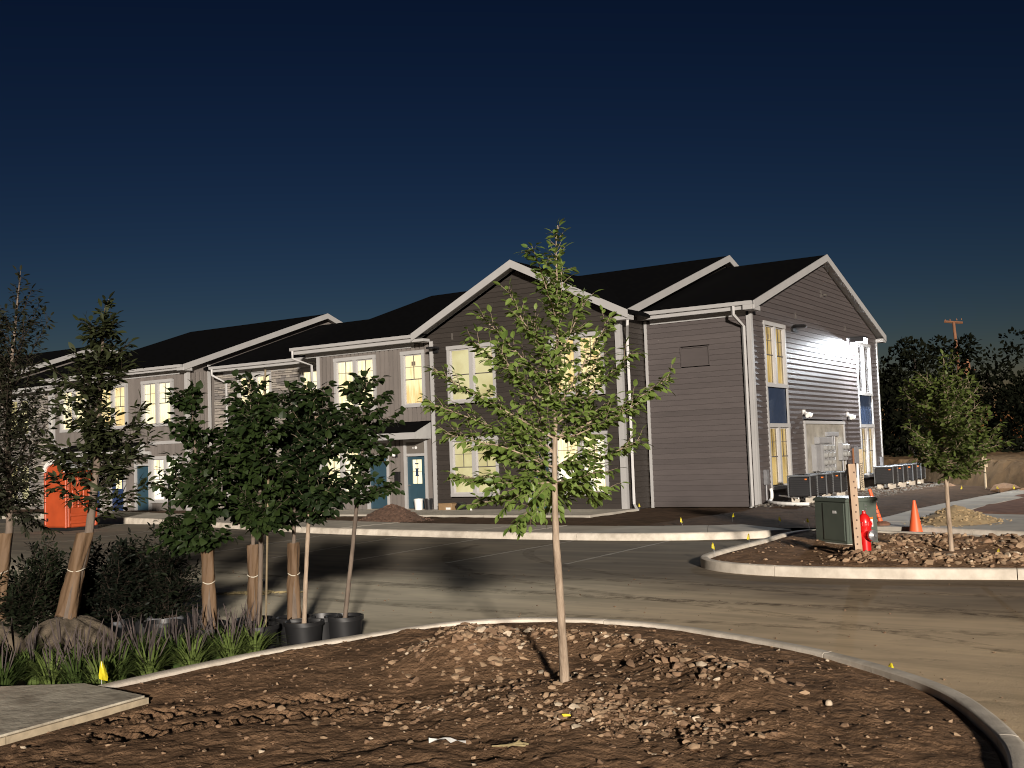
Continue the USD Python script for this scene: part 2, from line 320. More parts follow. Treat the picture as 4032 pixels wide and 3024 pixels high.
# painted bay lines
ln = group_struct('bay_lines')
def paint(x0, y0, x1, y1, w=.09):
    d = np.array([x1 - x0, y1 - y0]); d /= np.linalg.norm(d); n = np.array([-d[1], d[0]]) * w / 2; pts = []
    k = 14
    for i in range(k + 1):
        t = i / k; p = np.array([x0, y0]) * (1 - t) + np.array([x1, y1]) * t; wob = .8 + .25 * math.sin(i * 2.3 + x0)
        pts += [(*(p + n * wob), .004), (*(p - n * wob), .004)]
    obj('painted_line', MB().add(pts, [(2 * i, 2 * i + 1, 2 * i + 3, 2 * i + 2) for i in range(k)]), 'paint_line', ln)
for x0, y0, x1, y1 in [(2.03, -14.8, 1.82, -10.1), (-.28, -15.2, -.33, -10.4), (-2.46, -15.4, -2.9, -10.3), (-4.66, -15.2, -5.5, -10.0), (-7.1, -15.0, -8.1, -9.8), (-9.6, -14.6, -10.7, -9.2), (-12.1, -14.2, -13.3, -8.6), (-14.6, -13.7, -15.9, -7.9)]:
    paint(x0, y0, x1, y1)
# broken tyre marks over the dust
M['tyre_mark'] = usdkit.material(stage, '/World/Looks/tyre_mark', {"g": ("geometry", {}), "n": ("noise_texture", {"scale": 5., "detail": 6., "roughness": .7}), "r": ("rgb_ramp", {"ramp": [(.42, (0, 0, 0)), (.72, (.45, .45, .45))]}),
    "t": ("transparent_bsdf", {}), "d": ("diffuse_bsdf", {"color": (.13, .11, .09)}), "m": ("mix_closure", {})}, [("g.position", "n.vector"), ("n.fac", "r.fac"), ("r.color", "m.fac"), ("t.BSDF", "m.closure1"), ("d.BSDF", "m.closure2")], surface="m.closure")
tm_ = group_struct('tyre_marks')
for pts in ([(14, -18.2), (9, -18.9), (4, -19.2), (-2, -18.6), (-8, -17.0)], [(14, -17.3), (8, -17.6), (3, -17.4), (-3, -16.9), (-10, -16.6)], [(13, -21.5), (10.6, -19.9), (7.5, -18.3), (3, -16.5), (0, -14.2), (-1.2, -11.5)]):
    for o in (-.78, .78):
        lift_ = .0018 + .0003 * (1 + USED.get('/World/tyre_marks/tyre_mark', -1)); q = smooth_path(pts, .35); t_ = np.gradient(q, axis=0); t_ /= np.linalg.norm(t_, axis=1, keepdims=True); n_ = np.stack([-t_[:, 1], t_[:, 0]], 1); V = [(*(p + n * (o + w)), .0025) for p, n in zip(q, n_) for w in (.11, -.11)]; V = [(x_, y_, lift_) for x_, y_, z_ in V]
        obj('tyre_mark', MB().add(V, [(2 * i, 2 * i + 1, 2 * i + 3, 2 * i + 2) for i in range(len(q) - 1)]), 'tyre_mark', tm_)
# sidewalk along the row of houses: slab by slab behind a kerb
front = np.array([(-30, -3.6), (-22.5, -5.7), (-16.7, -7.25), (-13.4, -8.29), (-10.72, -9.03), (-8.77, -9.5), (-5.9, -9.9), (-3.52, -10.16), (-.4, -10.28), (1.2, -10.15), (2.4, -9.8), (3.3, -9.35), (4.0, -8.7)])
fp = smooth_path(front, .3)
kerb('sidewalk_kerb', fp, 3.05)
sw = group_struct('sidewalk')
tt = np.gradient(fp, axis=0); tt /= np.linalg.norm(tt, axis=1, keepdims=True); inner = fp + np.stack([-tt[:, 1], tt[:, 0]], 1) * .185
d = np.r_[0, np.cumsum(np.linalg.norm(np.diff(fp, axis=0), axis=1))]
for a in np.arange(0, d[-1] - .2, 1.52):
    s = np.linspace(a + .006, min(a + 1.514, d[-1]), 5); A = np.stack([np.interp(s, d, inner[:, 0]), np.interp(s, d, inner[:, 1])], 1)
    N = np.stack([-np.interp(s, d, tt[:, 1]), np.interp(s, d, tt[:, 0])], 1); B = A + N * 2.05
    top = .15 + .004 * math.sin(a * 3)
    V = [(*p, z) for z in (top, -.05) for p in np.vstack([A, B])]; m = 5; F = []
    for i in range(m - 1):
        F += [(i, i + 1, m + i + 1, m + i), (i, 2 * m + i, 2 * m + i + 1, i + 1), (m + i + 1, 3 * m + i + 1, 3 * m + i, m + i)]
    F += [(0, m, 3 * m, 2 * m), (m - 1, 3 * m - 1, 4 * m - 1, 2 * m - 1)]
    obj('paving_slab', MB().add(V, F), 'concrete', sw)
# planting strip between the walk and the houses
strip = Polygon([*(fp[::8] + np.stack([-tt[::8, 1], tt[::8, 0]], 1) * 2.2), (4.9, -7.6), (4.95, -5), (5.0, -1), (5.1, 3), (5.5, 20), (-3, 24), (-3, 0.3), (-40, .3), (-40, -2.5)]).buffer(0)
def strip_z(P):
    e = np.clip(dist_to(strip, P) / .8, 0, 1)
    return .10 + e * (.05 * fb(P, .9, 3, 2) + .05 * fb(P, 4, 4, 3)) + np.where(P[:, 0] > .3, e * .10 * np.clip((P[:, 1] + 4) / 4, 0, 1), 0)
struct('planting_strip', surface(strip, strip_z, .22, .3, seed=3), 'soil_dark', True)
# entry pads
pad = group_struct('entry_pad')
for x0, x1, y0, y1 in [(-17.0, -13.6, -4.3, -1.34), (-13.59, -10.2, -4.3, -1.34), (-10.19, -6.8, -4.5, -1.5), (-6.79, -3.2, -4.55, -1.5), (-33, -29.5, -3.6, -.9), (-29.49, -26.2, -3.6, -.9), (-26.19, -23.6, -3.4, -.9)]:
    zt = .165 if x0 > -20 else .03
    obj('paving_slab', MB().rbox(x0, x1, y0, y1, -.1, zt, .012), 'concrete', pad)
# near island
NK = smooth_path([(3.86, -25.56), (3.86, -25.2), (3.88, -24.66), (3.99, -23.63), (4.26, -22.65), (4.52, -21.85), (4.93, -21.33), (5.53, -21.03), (6.07, -20.94), (6.94, -21.04), (7.81, -21.36), (8.62, -21.77), (9.35, -22.30), (10.03, -22.99), (10.43, -23.71), (10.68, -24.34), (10.80, -24.9), (10.88, -25.6), (10.9, -27.0)], .12)
kerb('island_kerb', NK[::-1], 2.9, [(o - .10, z) for o, z in KERB])
tn = np.gradient(NK, axis=0); tn /= np.linalg.norm(tn, axis=1, keepdims=True); nk_in = NK + np.stack([tn[:, 1], -tn[:, 0]], 1) * .0
SLAB = Polygon([(4.62, -25.70), (4.73, -26.97), (4.9, -29.5), (0.5, -29.0), (1.0, -25.9), (3.13, -25.99), (3.73, -25.60)])
isl = Polygon([*(NK + np.stack([tn[:, 1], -tn[:, 0]], 1) * np.interp(np.linspace(0, 1, len(NK)), [0, .25, .62, .82, 1], [.0, .01, .035, .10, .10])[:, None])[::2], (10.7, -28.5), (8.5, -30), (4, -29.6), (3.4, -28)]).buffer(0).difference(SLAB.buffer(.045)).buffer(-.01)
def bump_at(P, c, r, h, p=2): return h * np.exp(-(np.hypot(P[:, 0] - c[0], P[:, 1] - c[1]) / r) ** p)
ROWS = [[(5.86, -23.18), (6.17, -22.6), (6.95, -22.6), (7.79, -22.95), (8.43, -23.4), (8.8, -23.85)], [(6.91, -25.45), (7.34, -25.2), (7.63, -24.85)], [(8.04, -25.18), (8.4, -24.92), (9.1, -24.94)]]
def isl_z(P):
    d_ = dist_to(isl, P); e = np.clip(d_ / .35, 0, 1); lo = np.interp(P[:, 0], [8.6, 9.9], [.112, .085])
    cl = np.abs(fb(P, 7, 3, 7)) * 2; z = lo + .02 * fb(P, 6, 3, 8) + np.clip(d_ / 1.2, 0, 1) * .08 + e * (.12 * fb(P, .8, 3, 5) + .06 * fb(P, 3.2, 4, 6) + .036 * (1 - cl) * np.clip(.5 + 2.5 * fb(P, 1.3, 3, 31), 0, 1.3) + .035 * fb(P, 17, 2, 9))
    z += bump_at(P, (6.35, -23.75), .52, .24) + bump_at(P, (6.0, -23.35), .45, .10) + bump_at(P, (7.9, -24.95), .7, .05) + bump_at(P, (7.67, -24.41), .35, .05)
    for r in ROWS[:1]:
        l = LineString(r); from_ = np.array([l.distance(Point(*p)) if 5 < p[0] < 9.5 else 9 for p in P]); z += .09 * np.exp(-(from_ / .28) ** 2)
    # two tyre tracks with lug prints
    for a, b in (((5.0, -26.4), (6.2, -25.05)), ((5.4, -26.75), (6.85, -25.15))):
        a, b = np.array(a), np.array(b); u = (b - a) / np.linalg.norm(b - a); q = P - a; s = q @ u; w = q @ np.array([-u[1], u[0]])
        on = np.exp(-(w / .17) ** 4) * (s > 0) * (s < np.linalg.norm(b - a)); z += on * (-.045 + .04 * np.clip(1.6 * np.sin((s + np.abs(w) * .9) / .075 * PI), -1, 1))
    return z
def isl_surface():
    return surface(isl, isl_z, .03, .05, seed=5)
near_soil = struct('island_soil', isl_surface(), 'soil', True)
# right island
RK = smooth_path([(8.69, -9.95), (7.74, -9.6), (6.79, -9.1), (5.81, -8.78), (5.0, -8.55), (4.42, -8.6), (4.15, -9.21), (4.16, -10.59), (4.22, -12.31), (4.26, -13.64), (4.42, -14.5), (4.85, -15.05), (5.55, -15.42), (6.33, -15.55), (7.61, -15.45), (9.40, -15.05), (12.5, -14.3)], .12)
kerb('island_kerb', RK[::-1], 3.3, [(o - .178, z) for o, z in KERB])
tr_ = np.gradient(RK, axis=0); tr_ /= np.linalg.norm(tr_, axis=1, keepdims=True)
isl2 = Polygon([*(RK + np.stack([-tr_[:, 1], tr_[:, 0]], 1) * .10)[::2], (13, -11.5), (11, -10.6)]).buffer(0)
ROWS2 = [[(6.9, -14.3), (7.3, -14.35), (8.0, -14.5), (9.24, -14.2), (11, -13.8)], [(6.7, -13.2), (7.4, -12.2), (9.2, -12.0), (11, -11.8)], [(6.3, -10.6), (8, -10.9), (10, -11.3)]]
def isl2_z(P):
    e = np.clip(dist_to(isl2, P) / .3, 0, 1); z = .09 + e * .05 + e * (.09 * fb(P, .8, 3, 15) + .07 * fb(P, 3., 4, 16) + .04 * np.abs(fb(P, 9, 3, 17)))
    for r in ROWS2:
        l = LineString(r); z += .10 * np.exp(-(np.array([l.distance(Point(*p)) for p in P]) / .3) ** 2)
    return z
right_soil = struct('island_soil', surface(isl2, isl2_z, .075, .1, seed=6), 'soil', True)
# rocks and clods thrown up on the soil
def hull_rock(seed, n=17, flat=.7):
    r = np.random.default_rng(seed); p = r.normal(size=(n, 3)); p /= np.linalg.norm(p, axis=1, keepdims=True); p *= r.uniform(.75, 1.1, (n, 1)) * np.array([1, .8, flat]); return trimesh.convex.convex_hull(p)
ROCKV = [hull_rock(s, 12 + s % 6, .40 + .045 * (s % 8)) for s in range(14)]
def rot_z(a): c, s = math.cos(a), math.sin(a); return np.array([[c, -s, 0], [s, c, 0], [0, 0, 1]])
def rock_fields(parent, soil_z, poly, spots, nparts, seed, name='rock'):
    """spots: (x, y, size). The largest as seen become parts, the others one heap of small stones."""
    rng = np.random.default_rng(seed); S = np.array(spots); S = S[contains_xy(poly.buffer(-.06), S[:, 0], S[:, 1])]
    z = soil_z(S[:, :2]); dist = np.hypot(S[:, 0] - EYE[0], S[:, 1] - EYE[1]); order = np.argsort(-S[:, 2] / dist); rest = {k: MB() for k in ('rock_tan', 'rock_brown', 'rock_pale')}
    for k, i in enumerate(order):
        m = ROCKV[rng.integers(len(ROCKV))]; s = S[i, 2]
        v = (m.vertices * s) @ rot_z(rng.uniform(0, 6.28)).T; v[:, 2] += v[:, 0] * rng.uniform(-.25, .25)
        v = v + [S[i, 0], S[i, 1], z[i] + s * rng.uniform(-.05, .28)]
        mt = rng.choice(['rock_tan', 'rock_brown', 'rock_pale'], p=[.50, .44, .06] if s > .02 else [.12, .86, .02])
        if k < nparts: obj(name, MB().add(v, m.faces), mt, parent, 38)
        else: rest[mt].add(v, m.faces)
    for mt, mb in rest.items():
        if mb.n: obj('small_stones', mb, mt, parent, 38, kind='stuff')
rng = np.random.default_rng(11); sp = []
for r, w, n, s0, s1 in ((ROWS[0], .22, 700, .010, .070), (ROWS[1], .22, 240, .009, .045), (ROWS[2], .2, 620, .009, .05)):
    l = LineString(r)
    for _ in range(n):
        p = l.interpolate(rng.uniform(0, l.length)); sp.append((p.x + rng.normal(0, w), p.y + rng.normal(0, w), s0 + (s1 - s0) * rng.random() ** 3.6))
for _ in range(260): a = rng.normal(0, .3, 2); sp.append((6.35 + a[0], -23.75 + a[1], .015 + .05 * rng.random() ** 2))
for _ in range(2600): sp.append((rng.uniform(4, 10.8), rng.uniform(-28, -21), .005 + .024 * rng.random() ** 3.5))
for _ in range(700): sp.append((rng.normal(7.9, .9), rng.normal(-24.6, .8), .008 + .04 * rng.random() ** 3))
rock_fields(near_soil, isl_z, isl, sp, 295, 12)
sp = []
for r, w, n in ((ROWS2[0], .24, 900), (ROWS2[1], .3, 600), (ROWS2[2], .35, 350)):
    l = LineString(r)
    for _ in range(n):
        p = l.interpolate(rng.uniform(0, l.length)); sp.append((p.x + rng.normal(0, w), p.y + rng.normal(0, w), .02 + .075 * rng.random() ** 2.2))
for _ in range(700): sp.append((rng.uniform(4.2, 12), rng.uniform(-15.4, -9), .012 + .03 * rng.random() ** 3))
rock_fields(right_soil, isl2_z, isl2, sp, 295, 13)
# crumbs of soil carried onto the road
rng = np.random.default_rng(17); cr = MB()
for _ in range(900):
    if rng.random() < .55: q = NK[rng.integers(len(NK))] + rng.normal(0, .35, 2); 
    else: q = np.array([rng.uniform(-4, 14), rng.uniform(-21, -15.6)])
    if Polygon(isl).buffer(.22).contains(Point(*q)) or isl2.buffer(.2).contains(Point(*q)): continue
    m = ROCKV[rng.integers(14)]; cr.add(m.vertices * (.004 + .016 * rng.random() ** 3) + [q[0], q[1], .004], m.faces)
tag(obj('soil_crumbs', cr, 'rock_brown', None, 75), 'crumbs of brown soil scattered over the road and along the kerb', 'soil crumbs', kind='stuff')
# concrete slab at the left edge, still in its form
sl = group_struct('concrete_slab')
C_ = np.array([(4.62, -25.70), (4.73, -26.97), (4.9, -29.5), (0.5, -29.0), (1.0, -25.9), (3.13, -25.99), (3.73, -25.60)])
obj('slab', MB().prism(C_, 2, -.08, .17), 'slab_concrete', sl)
def plank(a, b, z0, z1, w=.035):
    a, b = np.array(a), np.array(b); u = (b - a) / np.linalg.norm(b - a); n = np.array([u[1], -u[0]]) * w
    return MB().prism([a, b, b + n, a + n], 2, z0, z1)
obj('form_board', plank((4.9, -29.5), (4.725, -26.95), -.06, .155), 'lath_wood', sl); obj('form_board', plank((4.725, -26.94), (4.62, -25.69), -.06, .155), 'lath_wood', sl)
# walk at the gable end, side walk, soil bed and cut bank beyond
wk = group_struct('gable_walk')
for i, (y0, y1) in enumerate(zip(np.arange(-7.9, 9, 1.6), np.arange(-6.31, 11, 1.6))):
    f = lambda y: 4.95 + max(0, (y + 1)) * .085; obj('paving_slab', MB().prism([(f(y0), y0), (f(y0) + 1.35, y0), (f(y1) + 1.35, y1), (f(y1), y1)], 2, -.05, .16 + .004 * (i % 2)), 'concrete', wk)
sd = group_struct('side_walk')
for i, x0 in enumerate(np.arange(6.31, 14, 1.6)):
    obj('paving_slab', MB().prism([(x0, -7.55 - (x0 - 6.3) * .5), (x0 + 1.59, -7.55 - (x0 + 1.59 - 6.3) * .5), (x0 + 1.59, -3.3 - (x0 + 1.59 - 6.3) * .35), (x0, -3.3 - (x0 - 6.3) * .35)], 2, -.05, .145 + .004 * (i % 2)), 'concrete', sd)
kerb('side_kerb', resample([(4.6, -7.75), (6.2, -7.7), (9, -9.05), (14, -11.6)], .2), 3., [(o - .0, z - .01) for o, z in KERB])
bed = Polygon([(6.33, -3.4), (6.33, 8), (14, 7), (14, -6)])
def bed_z(P):
    q = np.clip((P[:, 1] + 3.2 + (P[:, 0] - 6.3) * .35) / .5, 0, 1); return .06 + .10 * q * (1 + .5 * fb(P, 1, 3, 4)) + (1 - q) * .05 * np.sign(np.sin(P[:, 0] * 22 + P[:, 1] * 9)) * np.clip(q * 4, 0, 1)
struct('soil_bed', surface(bed, bed_z, .12, .2, seed=8), 'soil_red', True)
bank = Polygon([(-3, 19), (.55, 17.6), (2.6, 13.2), (4.66, 9.9), (6, 8.6), (9, 7.6), (24, 6), (30, 40), (-30, 60), (-30, 30)])
def bank_z(P):
    dd = dist_to(bank, P); return .05 + 1.05 * np.clip(dd / .5, 0, 1) ** .7 * (1 + .3 * fb(P, .5, 3, 9)) + (.2 * fb(P, 1.6, 4, 10) + .12 * fb(P, 5, 3, 12)) * np.clip(dd / .25, 0, 1)
struct('dirt_bank', surface(bank, bank_z, .22, .12, seed=9), 'bank_soil', False)
gv = MB(); rg = np.random.default_rng(5)
for _ in range(900):
    m = ROCKV[rg.integers(14)]; s = rg.uniform(.03, .07); x, y = rg.uniform(.15, 2.6), rg.uniform(-1.2, 14.5)
    gv.add(m.vertices * s + [x, y, .19 + .02 * rg.random()], m.faces)
tag(obj('gravel', gv, 'gravel'), 'loose grey gravel at the foot of the gable wall under the condensers', 'gravel', kind='stuff')

# ---------------------------------------------------------------- the row of townhouses
class Plane:
    """a wall face: s runs along it, d outwards, z up"""
    def __init__(s, axis, at): s.axis, s.at = axis, at
    def pt(s, a, d, z): return (a, s.at - d, z) if s.axis == 'y' else (s.at + d, a, z)
    def box(s, mb, a0, a1, d0, d1, z0, z1):
        p, q = s.pt(a0, d0, z0), s.pt(a1, d1, z1); return mb.box(min(p[0], q[0]), max(p[0], q[0]), min(p[1], q[1]), max(p[1], q[1]), z0, z1)
    def quad(s, mb, a0, a1, d, z0, z1): return mb.add([s.pt(a0, d, z0), s.pt(a1, d, z0), s.pt(a1, d, z1), s.pt(a0, d, z1)], [(0, 1, 2, 3)])
def cut(l, r, holes):
    out = [(l, r)]
    for a, b in holes:
        nxt = []
        for p, q in out:
            if b <= p or a >= q: nxt.append((p, q)); continue
            if a > p: nxt.append((p, a))
            if b < q: nxt.append((b, q))
        out = nxt
    return [(p, q) for p, q in out if q - p > .03]
def lap_boards(wall, pl, left, right, z0, z1, holes, m, course=.165, lip=.03):
    """horizontal lap siding, every course (and piece between openings) a board of its own; left(z), right(z) bound it"""
    z = z0; rj = random.Random(int(z0 * 100) + len(holes))
    while z < z1 - .02:
        t = min(z + course, z1); hs = [(a, b) for a, b, c, d in holes if min(t, d) - max(z, c) > .3 * course]
        l0, r0, l1, r1 = left(z), right(z), left(t), right(t)
        if r1 - l1 < .05: l1 = r1 = (l1 + r1) / 2
        runs = []
        for p, q in cut(l0, r0, hs):
            if q - p > 3.9: x = p + (q - p) * rj.uniform(.25, .75); runs += [(p, x - .002), (x + .002, q)]
            else: runs.append((p, q))
        for p, q in runs:
            p1 = l1 if p == l0 else p; q1 = r1 if q == r0 else q
            V = [pl.pt(p, 0, z), pl.pt(q, 0, z), pl.pt(q, lip, z + .004), pl.pt(p, lip, z + .004), pl.pt(q1, .006, t + .004), pl.pt(p1, .006, t + .004), pl.pt(q1, 0, t), pl.pt(p1, 0, t)]
            obj('siding_board', MB().add(V, [(0, 1, 2, 3), (3, 2, 4, 5), (0, 3, 5, 7), (1, 6, 4, 2)]), m, wall)
        z = t
def upright_boards(wall, pl, a0, a1, z0, z1, holes, m, pitch=.2, gap=.04):
    n = int(round((a1 - a0) / pitch))
    for i in range(n):
        p, q = a0 + (a1 - a0) * i / n + gap / 2, a0 + (a1 - a0) * (i + 1) / n - gap / 2; hs = [(c, d) for a, b, c, d in holes if min(q, b) - max(p, a) > .5 * pitch]
        for b, t in cut(z0, z1, hs):
            V = [pl.pt(p, -.02, b), pl.pt(q, -.02, b), pl.pt(q, -.02, t), pl.pt(p, -.02, t), pl.pt(p + .006, .02, b), pl.pt(q - .006, .02, b), pl.pt(q - .006, .02, t), pl.pt(p + .006, .02, t)]
            obj('siding_board', MB().add(V, [(4, 5, 6, 7), (0, 4, 7, 3), (1, 2, 6, 5), (0, 1, 5, 4), (3, 7, 6, 2)]), m, wall)
def window(t, pl, a0, a1, z0, z1, lights, lit, sticker=False, grid=True, mark=False):
    c = .105; fr = MB(); pl.box(fr, a0 - .015, a1 + .015, -.1, .058, z1 - c - .02, z1); pl.box(fr, a0, a1, -.1, .062, z0, z0 + c); pl.box(fr, a0, a0 + c, -.1, .05, z0 + c, z1 - c - .02); pl.box(fr, a1 - c, a1, -.1, .05, z0 + c, z1 - c - .02)
    w = (a1 - a0 - 2 * c - (.15 if lights == 2 else 0)) / lights
    if lights == 2: pl.box(fr, a0 + c + w, a1 - c - w, -.1, .044, z0 + c, z1 - c - .02)
    win = obj('window', fr, 'white_trim', t)
    for k in range(lights):
        l = a0 + c + k * (w + .15); r = l + w; b, u = z0 + c, z1 - c - .02; mid = (b + u) / 2; sa = MB(); e = .04
        for x0, x1, y0, y1 in ((l, l + e, b, u), (r - e, r, b, u), (l + e, r - e, b, b + e), (l + e, r - e, u - e, u)): pl.box(sa, x0, x1, -.07, -.012, y0, y1)
        obj('sash', sa, 'sash_white', win)
        rail = MB(); pl.box(rail, l + e, r - e, -.066, -.02, mid - .016, mid + .016)
        if grid: pl.box(rail, (l + r) / 2 - .009, (l + r) / 2 + .009, -.06, -.036, mid + .016, u - e); pl.box(rail, l + e, r - e, -.058, -.04, (mid + u) / 2 - .009, (mid + u) / 2 + .009)
        obj('glazing_bar', rail, 'muntin_dark', win)
        g = MB(); pl.quad(g, l + e, r - e, -.045, b + e, u - e); obj('pane', g, 'pane', win)
        bl = MB(); pl.quad(bl, l - .02, r + .02, -.098, b - .02, u + .02); obj('blind', bl, lit, win)
        if mark and k == 0:
            for q in (-.085, .015): s = MB(); pl.box(s, (l + r) / 2 + q, (l + r) / 2 + q + .07, -.034, -.031, (mid + u) / 2 + .04, (mid + u) / 2 + .19); obj('sticker', s, 'bark_dark', win)
        if sticker and k == 0:
            s = MB(); q = l + w * .36; s.prism([(q - .09, mid - .38), (q + .09, mid - .38), (q + .05, mid - .33), (q + .05, mid - .13), (q + .09, mid - .08), (q - .09, mid - .08), (q - .05, mid - .13), (q - .05, mid - .33)], 1, pl.at + .031, pl.at + .034); obj('sticker', s, 'muntin_dark', win); s = MB(); pl.box(s, q - .03, q + .06, -.034, -.03, mid + .12, mid + .15); obj('sticker', s, 'muntin_dark', win)
    return win
def door(t, pl, a0, a1, zb, m, glass=True, transom='transom_panel'):
    fr = MB(); c = .1
    for x0, x1, y0, y1 in ((a0, a0 + c, zb, 2.47), (a1 - c, a1, zb, 2.47), (a0, a1, 2.47, 2.58), (a0 + c, a1 - c, 1.98, 2.07)): pl.box(fr, x0, x1, -.1, .052, y0, y1)
    f = obj('door_frame', fr, 'white_trim', t)
    tp = MB(); pl.box(tp, a0 + c, a1 - c, -.1, -.0, 2.07, 2.47); obj('transom', tp, transom, f)
    l, r = a0 + c, a1 - c; dm = MB(); gl, gr, gb, gt = l + .19, r - .19, 1.03, 1.86
    if glass:
        for x0, x1, y0, y1 in ((l, gl, zb + .01, 1.98), (gr, r, zb + .01, 1.98), (gl, gr, zb + .01, gb), (gl, gr, gt, 1.98)): pl.box(dm, x0, x1, -.09, -.035, y0, y1)
        for x0, x1 in ((l + .12, (l + r) / 2 - .05), ((l + r) / 2 + .05, r - .12)): pl.box(dm, x0, x1, -.04, -.028, zb + .2, .86)
    else:
        pl.box(dm, l, r, -.09, -.035, zb + .01, 1.98)
        for y0, y1 in ((zb + .2, .86), (1.05, 1.82)):
            for x0, x1 in ((l + .1, (l + r) / 2 - .05), ((l + r) / 2 + .05, r - .1)): pl.box(dm, x0, x1, -.04, -.028, y0, y1)
    dd = obj('door', dm, m, t)
    if glass:
        g = MB(); pl.quad(g, gl, gr, -.055, gb, gt); obj('pane', g, 'pane', dd); b = MB(); pl.quad(b, gl - .01, gr + .01, -.096, gb - .01, gt + .01); obj('blind', b, 'lit_bright', dd)
        k = MB(); mx = (gl + gr) / 2; pl.box(k, mx - .008, mx + .008, -.052, -.044, gb, gt); pl.box(k, gl, gr, -.051, -.045, (gb + gt) / 2 - .008, (gb + gt) / 2 + .008); obj('glazing_bar', k, 'muntin_dark', dd)
        s = MB(); s.prism([(mx - .09, gb + .26), (mx + .09, gb + .26), (mx + .055, gb + .31), (mx + .055, gb + .48), (mx + .09, gb + .53), (mx - .09, gb + .53), (mx - .055, gb + .48), (mx - .055, gb + .31)], 1, pl.at + .04, pl.at + .043); obj('sticker', s, 'navy_panel', dd); s = MB(); pl.box(s, mx - .08, mx + .07, -.043, -.04, gt - .16, gt - .12); obj('sticker', s, 'navy_panel', dd)
    h = MB(); p = pl.pt(l + .07, .0, .95); h.tube([pl.pt(l + .07, -.035, .98), pl.pt(l + .07, .02, .98)], .025, 8); h.tube([pl.pt(l + .07, .02, .98), pl.pt(l + .17, .02, .98)], .011, 6); obj('handle', h, 'steel', dd)
    th = MB(); pl.box(th, a0 + .02, a1 - .02, -.1, .12, zb - .06, zb); obj('threshold', th, 'lath_wood', f)
def trim(t, pl, a0, a1, z0, z1, d=.055, name='corner_trim'):
    m = MB(); pl.box(m, a0, a1, 0, d, z0, z1); return obj(name, m, 'white_trim', t)
def downspout(t, pts):
    return obj('downspout', MB().tube(pts, .055, 4), 'white_trim', t)
def side_gable(t, x0, x1, y0, yr, y1, ze, zr, m, wx0, wx1, wy0, wy1, over=True):
    """body (pentagon) and roof of a block whose ridge runs along x; x0..x1 roof, wx, wy wall extents"""
    k = (zr - ze) / (yr - y0); top = lambda y: (ze + (y - y0) * k if y < yr else zr - (y - yr) * (zr - ze) / (y1 - yr)) - .16
    w = obj('wall', MB().prism([(wy0, -.11), (wy1, -.11), (wy1, top(wy1)), (yr, top(yr)), (wy0, top(wy0))], 0, wx0, wx1), m, t)
    r = obj('roof', MB().prism([(y0, ze), (y0, ze - .1), (yr, zr - .12), (y1, ze - .1), (y1, ze), (yr, zr)], 0, x0, x1), 'roof_shingle', t)
    return w, r
def rake(t, x, y0, yr, y1, ze, zr, sgn=1, h=.23, soff=.3, back=True):
    """white barge boards and soffit strips of a gable end at x, facing +x"""
    for (ya, za, yb, zb) in ((y0, ze, yr, zr), (yr, zr, y1, ze))[:2 if back else 1]:
        obj('rake_board', MB().prism([(ya, za + .015), (ya, za - h), (yb, zb - h), (yb, zb + .015)], 0, x, x + .035 * sgn), 'white_trim', t)
        obj('soffit', MB().prism([(ya, za - .13), (ya, za - .16), (yb, zb - .16), (yb, zb - .13)], 0, x - soff * sgn, x - .002 * sgn), 'soffit_grey', t)
def eave(t, x0, x1, y, z, wall_y, zb):
    """gutter, fascia and soffit along an eave facing -y; y is the outer face of the gutter"""
    g = MB().prism([(y, z), (y + .02, z - .11), (y + .11, z - .12), (y + .11, z + .0), (y + .095, z), (y + .095, z - .1), (y + .03, z - .1), (y + .018, z)], 0, x0, x1); obj('gutter', g, 'white_trim', t)
    obj('fascia', MB().box(x0 + .02, x1 - .02, y + .112, y + .14, zb, z - .005), 'white_trim', t)
    obj('soffit', MB().box(x0 + .02, x1 - .02, y + .142, wall_y, zb + .02, zb + .045), 'soffit_grey', t)
    obj('frieze', MB().box(x0 + .3, x1 - .3, wall_y - .05, wall_y, zb - .13, zb + .018), 'white_trim', t)
def canopy(t, x0, x1, yw, yf, zw=3.18, zf=2.80):
    obj('canopy_roof', MB().prism([(yw, zw), (yf - .03, zf + .015), (yf - .03, zf - .01), (yw, zw - .03)], 0, x0 - .03, x1 + .03), 'roof_shingle', t)
    obj('canopy_fascia', MB().box(x0, x1, yf, yf + .04, zf - .24, zf - .012), 'white_trim', t)
    for x in (x0, x1 - .03): obj('canopy_cheek', MB().prism([(yw, zw - .035), (yf + .042, zf - .015), (yf + .042, zf - .24), (yw, zf - .24)], 0, x, x + .03), 'soffit_grey', t)
    obj('canopy_soffit', MB().box(x0 + .03, x1 - .03, yf + .042, yw, zf - .225, zf - .20), 'soffit_grey', t)
def flood_box(t, pl, a, z, name='wall_lamp', lit=False):
    b = MB(); pl.box(b, a - .1, a + .1, 0.02, .09, z - .12, z + .08); pl.box(b, a - .19, a + .19, .09, .34, z + .01, z + .075)
    return obj(name, b, 'black_metal', t)

